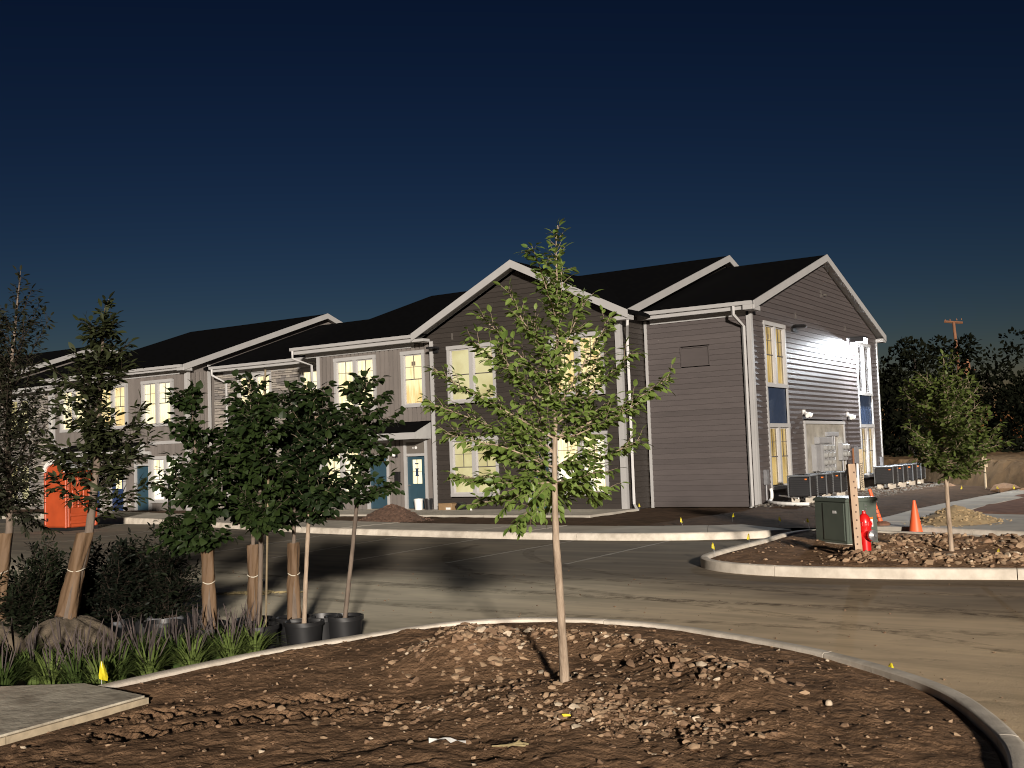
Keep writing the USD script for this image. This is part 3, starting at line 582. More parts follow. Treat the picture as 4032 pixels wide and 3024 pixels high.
# end house: brown lap siding, gable wall on the right
F = thing('townhouse', 'end townhouse in brown lap siding whose gable wall holds the bright lamp and meters', 'house', (-1.8, 0, 0))
wF, _ = side_gable(F, -3.9, .3, -.44, 7.0, 14.45, 6.21, 8.57, 'taupe_siding', -3.5, -.12, .12, 13.95)
gx_ = Plane('x', 0.0); fy = Plane('y', 0.0)
hg = [(1.05, 3.0, .56, 5.77), (11.05, 13.0, .56, 5.77), (4.42, 8.86, .8, 2.72)]
k = (8.57 - 6.21) / 7.44
lap_boards(wF, gx_, lambda z: max(.0, (z + .17 - 6.21) / k - .44) if z > 5.9 else 0., lambda z: 14.05 - max(.0, (z + .17 - 6.21) / k - .44) if z > 5.9 else 14.05, .12, 8.36, hg, 'taupe_siding')
lap_boards(wF, fy, lambda z: -3.5, lambda z: 0., .12, 5.95, [(-2.29, -1.33, 4.44, 5.04)], 'taupe_siding')
rake(F, .3, -.44, 7.0, 14.45, 6.21, 8.57)
eave(F, -3.58, .28, -.56, 6.215, 0.0, 5.98)
obj('eave_return', MB().box(0.004, .3, -.55, .12, 5.96, 6.1), 'white_trim', F); obj('eave_return', MB().box(0.004, .3, 14.0, 14.5, 5.94, 6.08), 'white_trim', F)
for a0, z0, lt in ((1.05, 3.73, 'lit_amber'), (1.05, .56, 'lit_amber'), (11.05, 3.73, 'lit_shade'), (11.05, .56, 'lit_amber')):
    window(F, gx_, a0, a0 + 1.95, z0, z0 + 2.045, 2, lt, mark=a0 < 2 and z0 > 3)
for a0 in (1.05, 11.05):
    p = MB()
    for i in range(17): q = a0 + .1 + i * 1.75 / 17; gx_.box(p, q, q + 1.75 / 17 - .03, -.05, -.015, 2.61, 3.725); 
    gx_.box(p, a0 + .1, a0 + 1.85, -.1, -.045, 2.608, 3.727); obj('blue_panel', p, 'navy_panel', F)
    for q in (a0, a0 + 1.85): trim(F, gx_, q, q + .1, 2.607, 3.728, .045, 'panel_trim')
trim(F, gx_, -.055, .1, .1, 5.96); trim(F, fy, -.1, 0.0, .1, 5.97, .05); trim(F, gx_, 13.95, 14.06, .1, 5.93); trim(F, fy, -3.5, -3.41, .1, 5.97, .045)
downspout(F, [(-.32, -.5, 6.1), (-.32, -.5, 5.85), (-.17, -.11, 5.52), (-.17, -.09, .16), (-.17, -.22, .08)])
pf = MB()
for x0, x1, z0, z1 in ((-2.29, -1.33, 5.01, 5.04), (-2.29, -1.33, 4.44, 4.47), (-2.29, -2.26, 4.47, 5.01), (-1.36, -1.33, 4.47, 5.01)): fy.box(pf, x0, x1, 0, .045, z0, z1)
fy.box(pf, -2.26, -1.36, 0, .014, 4.47, 5.01); obj('louvre_panel', pf, 'taupe_siding', F)
for a, z, h in ((7.02, 7.22, .13), (4.11, 6.17, .1), (9.73, 6.18, .09)):
    v = MB(); gx_.box(v, a - .02, a + .02, .02, .05, z - h, z + h); obj('wall_vent', v, 'muntin_dark', F)
v = MB().tube([(.02, 7.35, 7.2), (.12, 7.35, 7.19)], .045, 8); obj('wall_vent', v, 'muntin_dark', F)

# middle house: dark gable and a board sided wing under one roof
E_ = thing('townhouse', 'townhouse with charcoal front gable and a light board sided wing behind the young tree', 'house', (-10, -1.4, 0))
wE, _ = side_gable(E_, -17.05, -10.95, -1.92, 6.8, 15.5, 6.11, 8.97, 'dark_siding', -16.15, -3.6, -1.30, 13.9)
kz = 6.11 + .62 * (8.97 - 6.11) / 8.72
obj('roof', MB().prism([(-1.3, kz), (-1.3, kz - .1), (6.8, 8.85), (15.5, 6.01), (15.5, 6.11), (6.8, 8.97)], 0, -10.95, -3.25), 'roof_shingle', E_)
ey, ex, dy = Plane('y', -1.6), Plane('x', -3.56), Plane('y', -1.42)
ewall = obj('wall', MB().box(-10.76, -3.62, -1.48, -1.29, -.1, 6.0).prism([(-10.76, 6.0), (-3.62, 6.0), (-7.19, 7.76)], 1, -1.48, -1.2), 'dark_siding', E_)
hE = [(-10.1, -8.15, 3.68, 5.63), (-10.1, -8.15, .58, 2.55), (-6.07, -4.12, 3.68, 5.63), (-6.07, -4.12, .58, 2.55), (-7.06, -6.14, -.1, 2.58)]
ke = (8.16 - 6.13) / 4.13
lap_boards(ewall, ey, lambda z: -10.82 + max(0, (z + .30 - 6.13) / ke - .5), lambda z: -3.56 - max(0, (z + .30 - 6.13) / ke - .5), .16, 7.9, hE, 'dark_siding')
lap_boards(ewall, ex, lambda z: -1.6, lambda z: -.01, .12, 5.95, [], 'dark_siding')
hD = [(-12.24, -11.22, 3.67, 5.63), (-15.36, -13.41, 3.67, 5.63), (-12.22, -11.21, -.1, 2.58), (-13.92, -12.9, -.1, 2.58), (-16.0, -14.2, .58, 2.55)]
dwall = obj('wall', MB().box(-16.1, -10.9, -1.315, -1.28, -.1, 5.9), 'board_siding', E_)
upright_boards(dwall, dy, -16.15, -10.83, .16, 5.86, hD, 'board_siding')
for a0, a1, z0, z1, n, lt in ((-10.1, -8.15, 3.68, 5.63, 2, 'lit_dim'), (-10.1, -8.15, .58, 2.55, 2, 'lit_dim'), (-6.07, -4.12, 3.68, 5.63, 2, 'lit_warm'), (-6.07, -4.12, .58, 2.55, 2, 'lit_white')): window(E_, ey, a0, a1, z0, z1, n, lt, grid=z0 < 3 or a0 > -8)
for a0, a1, z0, z1, n, lt in ((-12.24, -11.22, 3.67, 5.63, 1, 'lit_warm'), (-15.36, -13.41, 3.67, 5.63, 2, 'lit_bright'), (-16.0, -14.2, .58, 2.55, 2, 'lit_bright')): window(E_, dy, a0, a1, z0, z1, n, lt, mark=n == 1)
door(E_, ey, -7.06, -6.14, .17, 'teal_door', False); door(E_, dy, -12.22, -11.21, .17, 'teal_door', True); door(E_, dy, -13.92, -12.9, .17, 'teal_door', False)
canopy(E_, -14.4, -11.03, -1.43, -2.32)
er = MB().prism([(-11.32, 6.13), (-11.32, 6.03), (-7.19, 8.04), (-3.06, 6.03), (-3.06, 6.13), (-7.19, 8.16)], 1, -1.98, 5.2); obj('roof', er, 'roof_shingle', E_)
for sx in (-1, 1):
    xa = -7.19 + sx * 4.13; obj('rake_board', MB().prism([(xa, 6.145), (xa, 5.89), (-7.19, 7.92), (-7.19, 8.175)], 1, -2.02, -1.98), 'white_trim', E_)
    obj('soffit', MB().prism([(xa, 5.99), (xa, 5.955), (-7.19, 7.985), (-7.19, 8.02)], 1, -1.975, -1.58), 'soffit_grey', E_)
    obj('eave_return', MB().box(min(xa, xa - sx * .5), max(xa, xa - sx * .5), -1.978, -1.6, 5.86, 5.952), 'white_trim', E_)
    xb = -10.82 if sx < 0 else -3.56; trim(E_, ey, *((xb, xb + .14) if sx < 0 else (xb - .14, xb)), .12, 5.86)
trim(E_, ex, -1.652, -1.5, .12, 5.86, .05); trim(E_, dy, -16.2, -16.06, .12, 5.86)
eave(E_, -17.03, -11.33, -2.02, 6.115, -1.42, 5.87)
rake(E_, -3.25, -1.92, 6.8, 15.5, 6.11, 8.97, 1)
obj('gable_wall', MB().prism([(-1.3, 5.9), (14, 5.9), (6.8, 8.75)], 0, -3.6, -3.53), 'dark_siding', E_)
downspout(E_, [(-16.9, -1.98, 6.0), (-16.9, -1.98, 5.72), (-16.32, -1.6, 5.45), (-16.28, -1.52, .2), (-16.28, -1.7, .16)])
downspout(E_, [(-3.12, -1.9, 6.02), (-3.14, -1.9, 5.7), (-3.4, -1.42, 5.35), (-3.4, -1.42, .3), (-3.2, -1.6, .12)])
flood_box(E_, ey, -10.55, 5.57)
v = MB(); ey.box(v, -9.88, -9.83, .02, .05, 5.84, 6.06); obj('wall_vent', v, 'muntin_dark', E_)
def sconce(t, pl, a, z):
    b = MB(); pl.box(b, a - .06, a + .06, .02, .05, z - .16, z + .16); b.tube([pl.pt(a, .05, z + .06), pl.pt(a, .16, z + .09)], .02, 6); b.lathe([(0, .13), (.075, .1), (.085, .04), (.07, .03), (0, .05)], pl.pt(a, .17, z), 12); s = obj('wall_light', b, 'black_metal', t)
    obj('shade', MB().lathe([(.066, .03), (.055, -.12), (0, -.13)], pl.pt(a, .17, z), 12), 'white_plastic', s)
sconce(E_, dy, -12.56, 2.12)
def letter_box(t, pl, a, z):
    b = MB(); pl.box(b, a - .09, a + .09, .02, .14, z - .17, z + .15); pl.box(b, a - .1, a + .1, .02, .16, z + .15, z + .18); obj('letter_box', b, 'black_metal', t)
letter_box(E_, dy, -12.5, 1.28)
nb = MB(); dy.box(nb, -11.86, -11.79, .002, .01, 2.25, 2.28); nb.tube([dy.pt(-11.7, 0, 2.27), dy.pt(-11.7, .015, 2.27)], .05, 10); obj('number_plate', nb, 'label_white', E_)

# stone fronted house, set back
def ledge_stones(wall, pl, a0, a1, z0, z1, holes, nparts, seed, rank):
    rng = np.random.default_rng(seed); P = []; z = z0
    while z < z1 - .03:
        h = rng.choice([.075, .1, .13, .15]); h = min(h, z1 - z); hs = [(a, b) for a, b, c, d in holes if min(z + h, d) - max(z, c) > .02]
        for l, r in cut(a0, a1, hs):
            a = l
            while a < r - .02:
                w = min(rng.uniform(.18, .62), r - a); w = r - a if r - a - w < .1 else w; P.append((a + .005, a + w - .005, z + .004, z + h - .004)); a += w
        z += h
    P.sort(key=rank); rest = {c: MB() for c in 'abcd'}
    for i, (a, b, c, d) in enumerate(P):
        m = MB(); q = rng.uniform(.02, .06); e = rng.uniform(-.012, .012)
        V = [pl.pt(a, -.03, c), pl.pt(b, -.03, c), pl.pt(b, -.03, d), pl.pt(a, -.03, d), pl.pt(a + .006, q, c + .006), pl.pt(b - .006, q + e, c + .006), pl.pt(b - .006, q + e, d - .006), pl.pt(a + .006, q, d - .006)]
        m.add(V, [(4, 5, 6, 7), (0, 4, 7, 3), (1, 2, 6, 5), (0, 1, 5, 4), (3, 7, 6, 2)]); c_ = rng.choice(list('abcd'))
        if i < nparts: obj('stone', m, 'ledge_stone_' + c_, wall)
        else: rest[c_].add(*m.get())
    for c_, mb in rest.items():
        if mb.n: obj('stonework', mb, 'ledge_stone_' + c_, wall, kind='stuff')
C__ = thing('townhouse', 'townhouse faced in grey ledge stone, set back behind the nursery trees', 'house', (-20, .4, 0))
wC, _ = side_gable(C__, -24.0, -16.6, -.1, 7.0, 14.2, 5.97, 8.32, 'mortar', -23.7, -16.3, .52, 14)
cy_ = Plane('y', .4)
hC = [(-22.35, -20.4, 3.66, 5.6), (-18.82, -17.8, 3.66, 5.6), (-22.35, -20.4, .5, 2.5), (-18.9, -17.9, -.1, 2.5)]
ledge_stones(wC, cy_, -23.75, -16.2, .0, 5.72, hC, 290, 21, lambda s: (0 if s[2] > 4.2 else 1, -s[2]))
window(C__, cy_, -22.35, -20.4, 3.66, 5.6, 2, 'lit_bright'); window(C__, cy_, -18.82, -17.8, 3.66, 5.6, 1, 'lit_bright'); window(C__, cy_, -22.35, -20.4, .5, 2.5, 2, 'lit_bright'); door(C__, cy_, -18.9, -17.9, .12, 'navy_door', True)
eave(C__, -23.45, -16.9, -.2, 5.97, .4, 5.75)
downspout(C__, [(-23.3, -.14, 5.88), (-23.3, -.14, 5.62), (-22.95, .3, 5.3), (-22.95, .32, .1)])

# board sided house further left
B_ = thing('townhouse', 'light board sided townhouse with navy doors behind the orange toilet', 'house', (-28.3, -1, 0))
wB, _ = side_gable(B_, -33.1, -23.55, -1.42, 7.2, 15.6, 6.03, 8.86, 'board_siding', -32.75, -23.86, -.88, 15)
by, bx = Plane('y', -1.0), Plane('x', -23.8)
hB = [(-26.66, -24.72, 3.6, 5.55), (-29.6, -27.65, 3.6, 5.55), (-32.3, -30.4, 3.6, 5.55), (-26.16, -24.3, .42, 2.36), (-27.18, -26.17, -.2, 2.58), (-28.86, -27.8, -.2, 2.58), (-30.4, -29.4, -.2, 2.58)]
upright_boards(wB, by, -32.8, -23.8, -.05, 5.83, hB, 'board_siding', .21)
upright_boards(wB, bx, -1.0, .1, -.05, 5.8, [], 'board_siding', .21)
for i, (a0, a1, z0, z1) in enumerate(hB[:4]): window(B_, by, a0, a1, z0, z1, 2, ('lit_bright', 'lit_warm', 'lit_bright', 'lit_white')[i], sticker=z0 < 1)
door(B_, by, -27.18, -26.17, -.04, 'teal_door', False); door(B_, by, -28.86, -27.8, -.04, 'navy_door', True); door(B_, by, -30.4, -29.4, -.04, 'navy_door', False)
canopy(B_, -31.4, -26.5, -1.0, -1.95, 3.0, 2.7)
trim(B_, by, -26.2, -23.94, 2.85, 2.98, .05, 'band'); trim(B_, by, -32.7, -31.6, 2.82, 2.95, .05, 'band')
trim(B_, by, -23.93, -23.78, -.05, 5.8); trim(B_, bx, -1.05, -.9, -.05, 5.8, .05); trim(B_, by, -32.82, -32.68, -.05, 5.8); trim(B_, bx, .05, .2, -.05, 6.1, .05)
eave(B_, -33.08, -23.58, -1.53, 6.04, -1.0, 5.84); rake(B_, -23.55, -1.42, 7.2, 15.6, 6.03, 8.86)
obj('eave_return', MB().box(-23.84, -23.55, -1.5, -.95, 5.8, 5.92), 'white_trim', B_)
letter_box(B_, by, -29.08, 1.3)
for a in (-29.15, -27.5):
    o = MB(); by.box(o, a - .05, a + .05, .02, .09, .35, .5); obj('outlet_cover', o, 'white_plastic', B_)
# two more houses, mostly hidden on the far left
A_ = thing('townhouse', 'stone fronted townhouse at the far left, seen through the bare stemmed tree', 'house', (-36.5, .4, 0))
wA, _ = side_gable(A_, -41, -32.6, -.1, 7.0, 14.2, 5.9, 8.2, 'mortar', -40.6, -32.85, .52, 14)
hA = [(-35.2, -33.9, 3.6, 5.5), (-38.6, -36.7, 3.6, 5.5), (-38.6, -36.7, .4, 2.4)]
ledge_stones(wA, cy_, -40.6, -32.9, -.1, 5.7, hA, 120, 22, lambda s: -s[0])
for a0, a1, z0, z1 in hA: window(A_, cy_, a0, a1, z0, z1, 2, 'lit_dim')
eave(A_, -40.8, -32.9, -.2, 5.9, .4, 5.68)
Z_ = thing('townhouse', 'leftmost roof of the row, its white gable edge showing above the others', 'house', (-45, -1, 0))
wZ, _ = side_gable(Z_, -50, -40.4, -1.42, 7.2, 15.6, 5.98, 8.8, 'board_siding', -49.7, -40.7, -.88, 15)
hZ = [(-44.5, -42.6, 3.55, 5.5), (-44.5, -42.6, .4, 2.4)]
upright_boards(wZ, by, -49.7, -40.7, -.05, 5.8, hZ, 'board_siding', .3)
for q in hZ: window(Z_, by, *q, 2, 'lit_dim')
eave(Z_, -49.9, -40.45, -1.53, 5.99, -1.0, 5.8); rake(Z_, -40.4, -1.42, 7.2, 15.6, 5.98, 8.8)

# ---------------------------------------------------------------- trees and plants
def leaf_template(kind):
    """x along the leaf from its stalk (0..1), y across, z up; folded on the midrib and arched"""
    if kind == 'oval': xs, ws = [0, .22, .5, .78, 1.], [.0, .2, .27, .17, 0]
    elif kind == 'long': xs, ws = [0, .2, .5, .8, 1.], [.0, .13, .2, .13, 0]
    else: xs, ws = [-.06, .12, .42, .72, 1.], [.22, .44, .46, .26, 0]        # heart shaped
    mid = [(max(x, 0), 0, -.16 * x * x) for x in xs]; V = list(mid)
    for sgn in (1, -1): V += [(x, sgn * w, .35 * w * .5 - .16 * x * x) for x, w in zip(xs, ws)]
    F = []; n = len(xs)
    for k, o in ((0, n), (1, 2 * n)):
        for i in range(n - 1):
            q = (i, i + 1, o + i + 1, o + i) if k == 1 else (i, o + i, o + i + 1, i + 1)
            F += [(q[0], q[1], q[2]), (q[0], q[2], q[3])]
    V = np.array(V, float); F = [f for f in F if np.linalg.norm(np.cross(V[f[1]] - V[f[0]], V[f[2]] - V[f[0]])) > 1e-6]
    return V, np.array(F)
def lay_leaves(T, P, D, N, S):
    D = D / np.linalg.norm(D, axis=1, keepdims=True); B = np.cross(N, D); B /= np.linalg.norm(B, axis=1, keepdims=True) + 1e-9; N2 = np.cross(D, B)
    V, F = T; W = P[:, None] + S[:, None, None] * (V[None, :, 0:1] * D[:, None] + V[None, :, 1:2] * B[:, None] + V[None, :, 2:3] * N2[:, None])
    return W, F
def put_leaves(path, T, L, m, nparts, name='leaf', crown='foliage'):
    """L: list of (pos, dir, normal, size). The leaves that show largest and lie outermost are parts, the rest one crown."""
    P, D, N, S = (np.array(x) for x in zip(*L)); W, F = lay_leaves(T, P, D, N, S)
    c = P.mean(0); to = EYE - c; to /= np.linalg.norm(to); score = (P - c) @ to + .35 * np.linalg.norm((P - c) - ((P - c) @ to)[:, None] * to, axis=1) + 2 * S
    order = np.argsort(-score)
    for i in order[:nparts]: obj(name, MB().add(W[i], F), m, path)
    r = order[nparts:]; k = W.shape[1]
    obj(crown, MB().add(W[r].reshape(-1, 3), (F[None] + (np.arange(len(r)) * k)[:, None, None]).reshape(-1, 3)), m, path, kind='stuff' if nparts else None)
def curve(a, b, sag, n, rng, wob=.03):
    a, b = np.array(a, float), np.array(b, float); t = np.linspace(0, 1, n)[:, None]; L = np.linalg.norm(b - a)
    p = a + (b - a) * t; p[:, 2] += (sag * L * np.sin(t * PI))[:, 0]
    w = rng.normal(0, wob * L, (n, 3)); w[0] = w[-1] = 0; w = (w + np.roll(w, 1, 0) + np.roll(w, -1, 0)) / 3; w[0] = w[-1] = 0; return p + w
def twigs_and_leaves(br, path, r0, rng, L, leaf, step, from_t, twig_len, gap, droop, upness=.35, tip_leaf=True):
    """side twigs along a limb with alternate leaves; br collects the wood"""
    seg = np.linalg.norm(np.diff(path, axis=0), axis=1); d = np.r_[0, np.cumsum(seg)]; tot = d[-1]
    def leaves_on(tp):
        ds = np.r_[0, np.cumsum(np.linalg.norm(np.diff(tp, axis=0), axis=1))]; k = max(2, int(ds[-1] / gap))
        for j in range(k):
            s = ds[-1] * (j + 1) / k; p = np.array([np.interp(s, ds, tp[:, q]) for q in range(3)]); i = min(np.searchsorted(ds, s), len(tp) - 1); t = tp[i] - tp[i - 1]; t /= np.linalg.norm(t) + 1e-9
            side = np.cross(t, [0, 0, 1]); side /= np.linalg.norm(side) + 1e-9; sg = 1 if j % 2 else -1
            dr = t * rng.uniform(.35, .8) + side * sg * rng.uniform(.6, 1.) + np.array([0, 0, -droop * rng.uniform(.3, 1.4)]) + rng.normal(0, .15, 3)
            if j == k - 1: dr = t + np.array([0, 0, -droop * .5])
            L.append((p, dr, np.array([0, 0, 1.]) + rng.normal(0, .35, 3), leaf * rng.uniform(.7, 1.15)))
    s = tot * from_t + rng.uniform(0, step); sg = 1
    while s < tot * .97:
        p = np.array([np.interp(s, d, path[:, q]) for q in range(3)]); i = min(np.searchsorted(d, s), len(path) - 1); t = path[i] - path[i - 1]; t /= np.linalg.norm(t)
        side = np.cross(t, rng.normal(0, 1, 3) * .6 + [0, 0, 1]); side /= np.linalg.norm(side); sg = -sg
        dr = t * .75 + side * sg * rng.uniform(.5, 1.) + [0, 0, upness * rng.uniform(0, 1)]; dr /= np.linalg.norm(dr); ln = twig_len * rng.uniform(.5, 1.15) * (1.15 - .5 * s / tot)
        tp = curve(p, p + dr * ln, rng.uniform(-.08, .08), 5, rng, .03); br.tube(tp, np.linspace(max(r0 * .35, .002), .0012, 5), 4, False); leaves_on(tp); s += step * rng.uniform(.7, 1.3)
    k = max(2, int(tot * (1 - from_t) / gap)); sub = np.array([[np.interp(q, d, path[:, c]) for c in range(3)] for q in np.linspace(tot * from_t, tot, max(4, k // 2))]); leaves_on(sub)
def limb_tree(path, trunk, rad, tips, rng, leaf, T, lm, bark, nparts, step=.07, gap=.03, twig=.22, droop=.35, from_t=.3, rise=.6, limb_r=.4, upness=.35, sides=9, taper=1., limb_bark=None):
    """trunk polyline with its radii, limbs that leave it below each tip"""
    trunk = np.array(trunk, float); d = np.r_[0, np.cumsum(np.linalg.norm(np.diff(trunk, axis=0), axis=1))]; n = 34; q = np.linspace(0, d[-1], n); tp = np.stack([np.interp(q, d, trunk[:, k]) for k in range(3)], 1)
    tp[1:-1, :2] += np.cumsum(rng.normal(0, .0035, (n - 2, 2)), 0) * np.linspace(0, 1, n - 2)[:, None]
    rr = np.interp(q, np.linspace(0, d[-1], len(rad)), rad); rr[0] *= 1.25
    obj('trunk', MB().tube(tp, rr * (1 + rng.normal(0, .03, n)), sides), bark, path, True); L = []
    for t_ in tips:
        tip = np.array(t_[:3]); h = np.hypot(*(tip[:2] - np.array([np.interp(tip[2], tp[:, 2], tp[:, k]) for k in range(2)]))); zs = t_[3] if len(t_) > 3 else tip[2] - rise * h * rng.uniform(.75, 1.25)
        zs = min(max(zs, tp[int(n * .35), 2]), tp[-3, 2]); i = int(np.argmin(np.abs(tp[:, 2] - zs))); a = tp[i]; ln = np.linalg.norm(tip - a)
        p = curve(a, tip, rng.uniform(-.06, .02), 9, rng, .018); r0 = min(rr[i] * .7, limb_r * .022 * ln + .004); b = MB().tube(p, np.linspace(r0, .002, 9), 6, False)
        twigs_and_leaves(b, p, r0, rng, L, leaf, step, from_t, twig * (1.15 - .6 * taper * (tip[2] - tp[0, 2]) / (tp[-1, 2] - tp[0, 2])), gap, droop, upness); obj('branch', b, limb_bark or bark, path, True)
    b = MB(); top = tp[int(n * .5):]; twigs_and_leaves(b, top, .006, rng, L, leaf, step * .8, .05, twig * .55, gap, droop, upness); obj('branch', b, limb_bark or bark, path, True)
    put_leaves(path, T, L, lm, nparts)
    if DEBUG: print(path, len(tips), 'limbs', len(L), 'leaves')
    return len(L)
def cam_frame(base):
    """unit vectors at a spot: to the right of, and away from, somebody looking at it from the road"""
    f = np.array([base[0] - EYE[0], base[1] - EYE[1]]); f /= np.linalg.norm(f); return np.array([f[1], -f[0]]), f
OVAL, LONG, HEART = leaf_template('oval'), leaf_template('long'), leaf_template('heart')
# the young tree on the near island
rng = np.random.default_rng(41); tb = np.array([7.67, -24.41, .17]); rt, aw = cam_frame(tb)
yt = thing('young_tree', 'young tree with lit yellow-green leaves and pale bare trunk on the near soil island', 'tree', tb)
def at(u, z, v): return (*(tb[:2] + rt * u + aw * v), z)
tips = []
#   across, height, limb start height
for u, z, zs in [(-.33, 3.22, 2.6), (-.55, 3.02, 2.4), (-.60, 2.80, 2.25), (-.90, 2.60, 2.0), (-.97, 2.36, 1.95), (-.82, 2.12, 1.85), (-.77, 1.80, 1.78), (-.60, 1.60, 1.75), (-.32, 1.44, 1.7), (.86, 2.46, 2.0), (.26, 3.10, 2.55), (.44, 2.96, 2.3), (.58, 2.66, 2.15), (.62, 2.30, 2.0), (.62, 2.02, 1.88), (.36, 1.60, 1.75), (.0, 1.52, 1.7),
                 (-.12, 3.40, 2.9), (.10, 3.38, 2.9), (-.40, 2.72, 2.1), (.34, 2.66, 2.2), (-.45, 2.30, 1.9), (.38, 2.30, 2.0), (-.15, 2.90, 2.3), (-.3, 2.05, 1.8), (.25, 2.02, 1.8), (-.5, 2.0, 1.75), (-.2, 1.9, 1.72), (.3, 1.8, 1.75), (-.45, 1.75, 1.72), (.12, 1.7, 1.7)]:
    a = abs(u); v = rng.uniform(-.75, .75) * (.78 - a * .7 if a < .9 else .1); tips.append((*at(u, z, v), zs))
trunk = [at(0, .14, 0), at(-.012, .8, 0), at(-.03, 1.3, .0), at(-.02, 1.75, 0), at(0, 2.3, .02), at(.04, 2.9, 0), at(.06, 3.4, 0), at(.07, 3.64, 0)]
limb_tree(yt, trunk, [.042, .032, .029, .022, .016, .010, .006, .002], tips, rng, .073, OVAL, 'elm_leaf', 'bark_light', 290, .031, .020, .27, .5, .05, limb_r=.26)
# the small tree on the right island
rng = np.random.default_rng(42); tb = np.array([8.01, -12.87, .17]); rt, aw = cam_frame(tb)
y2 = thing('young_tree', 'small dark leaved tree with thin pale trunk beside the red hydrant', 'tree', tb); tips = [(*at(.93, 1.88, 0), 1.6)]
for _ in range(58):
    z = rng.uniform(1.5, 3.3); w = .85 * math.sin(min(1, (3.55 - z) / 1.35) * PI / 2) * (1 if z > 1.8 else .85); a = rng.uniform(0, 6.28); q = w * rng.uniform(.6, 1.) ; tips.append((*at(q * math.cos(a), z, q * math.sin(a)), max(1.35, z - .6 * q - .1)))
limb_tree(y2, [at(0, .12, 0), at(-.02, 1.0, 0), at(-.02, 1.6, 0), at(.02, 2.4, 0), at(.04, 3.3, 0)], [.042, .034, .03, .018, .004], tips, rng, .098, OVAL, 'young_leaf', 'bark_light', 200, .042, .028, .28, .4, .1, limb_r=.25)
# nursery trees in pots on the lot
def pot(path, c, r, h, m='pot_black', mb=None):
    obj('pot', MB().lathe([(0, 0), (r * .82, 0), (r * .98, h * .86), (r * 1.05, h * .86), (r * 1.05, h), (r * .97, h), (r * .93, h * .9), (0, h * .88)], c, 20), m, path, 30)
def wrap(path, pts, r, seed, split=True):
    """paper sleeve round a trunk, creased, open at the foot"""
    rg = np.random.default_rng(seed); pts = np.array(pts, float); n, k = 16, 22; d = np.linspace(0, 1, n); P = np.stack([np.interp(d, np.linspace(0, 1, len(pts)), pts[:, q]) for q in range(3)], 1); V = []
    ph = rg.uniform(0, 6.28, 4)
    for i, p in enumerate(P):
        a = np.arange(k) / k * 2 * PI; flare = 1 + .22 * (1 - d[i]) ** 2; waist = 1 - .12 * math.exp(-((d[i] - .52) / .05) ** 2)
        rr = r * flare * waist * (1 + .16 * np.sin(3 * a + ph[0] + d[i] * 3) + .07 * np.sin(7 * a + ph[1] - d[i] * 9) + .05 * np.sin(11 * a + ph[2] + 20 * d[i])); zz = np.zeros(k)
        if i == 0: zz = .03 * np.sin(2 * a + ph[3])
        V.append(np.c_[p[0] + rr * np.cos(a), p[1] + rr * np.sin(a), p[2] + zz])
    V = np.vstack(V); F = [(i * k + j, i * k + (j + 1) % k, (i + 1) * k + (j + 1) % k, (i + 1) * k + j) for i in range(n - 1) for j in range(k)]
    s = obj('paper_sleeve', MB().add(V, F), 'paper_wrap', path, 50)
    fr = cam_frame(P[0])[1]; o = np.array([*(-fr * r * 1.26), 0]); sd2 = np.array([*cam_frame(P[0])[0], 0])
    obj('sleeve_slit', MB().add([P[0] + o * 1.06 + sd2 * r * .42, P[0] + o * 1.06 - sd2 * r * .5, P[7] + o * .86 + sd2 * .004, P[4] + o * .98 - sd2 * r * .3], [(0, 3, 1), (0, 2, 3)]), 'bark_dark', s)
    p = P[8]; a = np.linspace(0, 2 * PI, 20); obj('twine', MB().tube(np.c_[p[0] + r * 1.03 * np.cos(a), p[1] + r * 1.03 * np.sin(a), p[2] + .012 * np.sin(2 * a)], .006, 5, False), 'twine', s)
def redbud(base, lean, ctr, rx, rz, wrapped, pale, stake, seed, label, n=42, pr=.2, ph=.3, leaf=.085):
    rng = np.random.default_rng(seed); b = np.array(base, float); rt, aw = cam_frame(b); t = thing('nursery_tree', label, 'tree', b, group='potted nursery trees on the lot')
    P = lambda u, z, v=0.: (*(b[:2] + rt * u + aw * v), z)
    pot(t, b, pr, ph)
    trunk = [P(0, .2), P(lean * .3, .6), P(lean * .6, 1.0), P(ctr[0] * .8, ctr[1]), P(ctr[0], ctr[1] + rz * .92)]; tips = []
    for _ in range(n):
        z = ctr[1] + rz * rng.uniform(-.92, .95); w = rx * math.sqrt(max(.05, 1 - ((z - ctr[1]) / rz) ** 2)); a = rng.uniform(0, 6.28); q = w * rng.uniform(.55, 1.05); tips.append((*P(ctr[0] + q * math.cos(a), z, q * math.sin(a)), z - .5 * q))
    limb_tree(t, trunk, [.026, .023, .021, .014, .004], tips, rng, leaf, HEART, 'redbud_leaf', 'bark_light' if pale else 'bark_dark', 150, .032, .036, .28, .85, .03, limb_r=.2)
    if wrapped: wrap(t, [P(0, .28), P(lean * .25, .6), P(lean * .45, .85), P(lean * .6, 1.08)], .06, seed)
    if stake: obj('stake', MB().tube([P(.07, .25), P(.07 + stake[0], stake[1])], .011, 6), 'bamboo', t); obj('tie', MB().tube([P(.0, .75), P(.08, .75)], .008, 5), 'black_metal', t)
    return t
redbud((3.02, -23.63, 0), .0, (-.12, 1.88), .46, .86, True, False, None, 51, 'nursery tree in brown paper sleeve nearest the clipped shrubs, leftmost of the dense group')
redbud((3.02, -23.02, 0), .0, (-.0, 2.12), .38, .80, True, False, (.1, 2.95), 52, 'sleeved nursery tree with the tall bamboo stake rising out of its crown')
redbud((3.42, -23.34, 0), .06, (.06, 1.95), .38, .72, False, False, (.06, 1.9), 53, 'slim nursery tree tied to a thin stake in front of the group')
